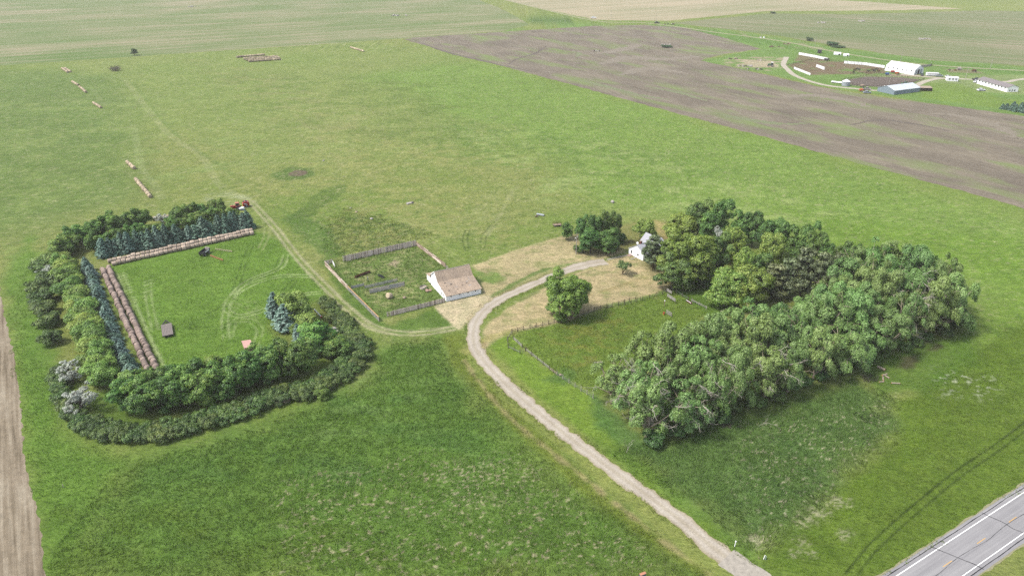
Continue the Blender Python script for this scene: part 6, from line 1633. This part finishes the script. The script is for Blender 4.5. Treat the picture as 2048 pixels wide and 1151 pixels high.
implement((1722, 183), M_ORANGE, "orange machine on the grass beside the far lane"); implement((1785, 146), M_RED, "red machine parked left of the big barn's door"); implement((1794, 149), M_ORANGE, "orange machine directly in front of the big white barn")
implement((1774, 150.5), M_BLUE, "blue machine in front of the big barn's left corner", 3.5); implement((1724, 174.5), M_WOODB, "brown grain box wagon right of the grain bin", 4.5, 3); implement((1918, 139.5), M_GPOST, "grey cage wagon on the grass beyond the lane", 6, 3)
implement((1948, 144), M_RUST, "rusty machine beside a fallen tree beyond the lane", 4)
for i, (px, py, h, lb) in enumerate([(1629, 95, 11, "far utility pole beside the round roadside bush"), (1800.5, 124.5, 12, "far utility pole behind the big white barn"), (1777, 172.5, 11, "far utility pole at the arena's front edge"), (1930, 160, 11, "far utility pole beside the trailer house"),
                                       (1980, 138, 11, "far utility pole beyond the long cream house"), (1312, 46, 12, "far utility pole at the section road corner"), (1222, 38, 11, "far utility pole on the grass left of the road corner"), (1522, 80, 11, "far utility pole left of the roadside bushes")]):
    utility_pole((px, py), h, lb, True, False, False, "far utility poles", .3)
# cattle in the far corral
def cow_proto():
    mb = MB()
    mb.tube([(-1.0, 0, 1.0), (-.85, 0, 1.05), (-.3, 0, 1.0), (.3, 0, 1.0), (.75, 0, 1.08), (1.0, 0, 1.2)], [.2, .38, .42, .44, .40, .2], 10)
    mb.tube([(.85, 0, 1.2), (1.15, 0, 1.3), (1.4, 0, 1.25), (1.65, 0, 1.08)], [.25, .18, .17, .09], 8)
    mb.tube([(-1.02, 0, 1.2), (-1.15, 0, .9), (-1.12, 0, .5)], [.05, .03, .04], 5)
    for x, hk in ((.62, 0), (-.75, -.1)):
        for s in (-1, 1): mb.tube([(x, s * .22, .85), (x + hk, s * .22, .45), (x, s * .22, 0)], [.15, .08, .07], 6)
    for s in (-1, 1): mb.tube([(1.3, s * .12, 1.36), (1.27, s * .3, 1.38)], [.07, .03], 5)
    return mb.mesh("cow", speckled("black_hide", (.02, .018, .016), .3, 4), True)
cm = cow_proto()
cm2 = cm.copy(); cm2.materials.clear(); cm2.materials.append(speckled("brown_hide", A(92, 58, 40), .3, 4))
for i, (px, py) in enumerate([(1709, 141.5), (1713, 140), (1718, 141), (1744, 142), (1748, 143.5), (1752, 141), (1757, 144), (1707, 146), (1736, 144)]):
    o = link_mesh("cow", cm if i % 3 else cm2, None, G(px, py)); o.rotation_euler = (0, 0, random.uniform(0, 6.28)); o.scale = (1.25,) * 3
    tag(o, "dark cow standing in the brown far corral" if i % 3 else "brown cow standing in the brown far corral", "cow", "black cattle in the far corral" if i % 3 else "brown cattle in the far corral")
# debris rows, rock piles far away
def heap(name, p, n, spread, size, mats, label, cat):
    t = thing(name, G(*p), label, cat)
    for k in range(n):
        me = MB().box((0, 0, 0), (random.uniform(.6, 1.4) * size, random.uniform(.5, 1) * size, random.uniform(.4, .9) * size), 0, random.uniform(-.4, .4), random.uniform(-.4, .4), .75).mesh("chunk", random.choice(mats))
        o = link_mesh("chunk", me, t, (random.uniform(-spread, spread), random.uniform(-.35, .35) * spread, size * .3)); o.rotation_euler = (0, 0, random.uniform(0, 3))
heap("rubble_row", (1490, 133), 14, 7, 1.5, [M_GPOST, M_WOODL, M_POST, M_ROCK], "mixed scrap row at the bare ground's left edge", "scrap heap"); heap("rubble_row", (1508, 139), 12, 7, 1.3, [M_GPOST, M_POST, M_WOODL, M_BLK], "scrap and tyre row along the bare ground's front", "scrap heap")
heap("brush_heap", (1465, 118), 10, 5, 1.4, [M_POST, M_BARK, M_GPOST], "dark heap at the left of the far bare ground", "scrap heap"); heap("brush_heap", (1520, 121), 10, 5, 1.4, [M_POST, M_BARK, M_WOODL], "dark heap in the middle of the far bare ground", "scrap heap")
heap("manure_heap", (1550, 94), 8, 6, 1.5, [M_RUST, M_POST, M_WOODB], "brown heap on the far grass left of the corrals", "heap"); heap("manure_heap", (1578, 88), 8, 6, 1.4, [M_RUST, M_WOODB], "reddish brown heap near the far road", "heap")
heap("rock_pile", (1193, 103), 8, 3, 2.0, [M_POST, M_ROCK, M_GPOST], "small dark rock pile alone in the ploughed field", "rock pile"); heap("rock_pile", (1332, 90), 8, 5, 1.6, [M_ROCK, M_GPOST], "rock pile behind the weedy bush in the ploughed field", "rock pile")
heap("rock_pile", (798, 32), 12, 12, 2.2, [M_ROCK, M_WOODL], "pale rock pile in the far left striped field", "rock pile"); heap("rock_pile", (384, 14), 8, 6, 2.0, [M_ROCK, M_WOODL], "small pale rock pile near the top left", "rock pile")
heap("rock_pile", (1636, 46), 8, 8, 2.2, [M_ROCK, M_WOODL], "pale rock pile in the field above the roadside bushes", "rock pile"); heap("rock_pile", (1848, 79), 10, 8, 1.8, [M_ROCK, M_WOODL], "pale rock pile in the field behind the big barn", "rock pile"); heap("rock_pile", (1721, 43), 8, 8, 2.0, [M_ROCK, M_WOODL], "pale rock pile right of another far rock pile", "rock pile")
heap("scrap_row", (1338, 49), 8, 10, 1.8, [M_DKM, M_POST, M_GPOST], "dark machinery row near the far road corner", "scrap heap"); heap("scrap_row", (1524, 76), 5, 3, 1.6, [M_MW, M_GPOST], "white scrap left of the roadside bushes", "scrap heap")
heap("fallen_tree", (1910, 141), 8, 6, 1.5, [M_BARK, M_RUST, M_POST], "brown heap of wood beside the grey cage wagon", "heap")
# ------------------------------------------------------------------ AIR
M_HAZE = bpy.data.materials.new("haze"); M_HAZE.use_nodes = True
nt = M_HAZE.node_tree; nt.nodes.clear(); out = nt.nodes.new("ShaderNodeOutputMaterial"); pv = nt.nodes.new("ShaderNodeVolumePrincipled")
pv.inputs["Color"].default_value = (1.0, .97, .92, 1); pv.inputs["Density"].default_value = HAZE_D; pv.inputs["Anisotropy"].default_value = 0.0
nt.links.new(pv.outputs[0], out.inputs["Volume"])
if HAZE_D > 0:
    hz = MB().box((0, 0, 60.0), (12600, 12600, 122.5)).build("haze", M_HAZE); tag(hz, "thin pale summer haze over the whole prairie", "haze", kind='stuff')
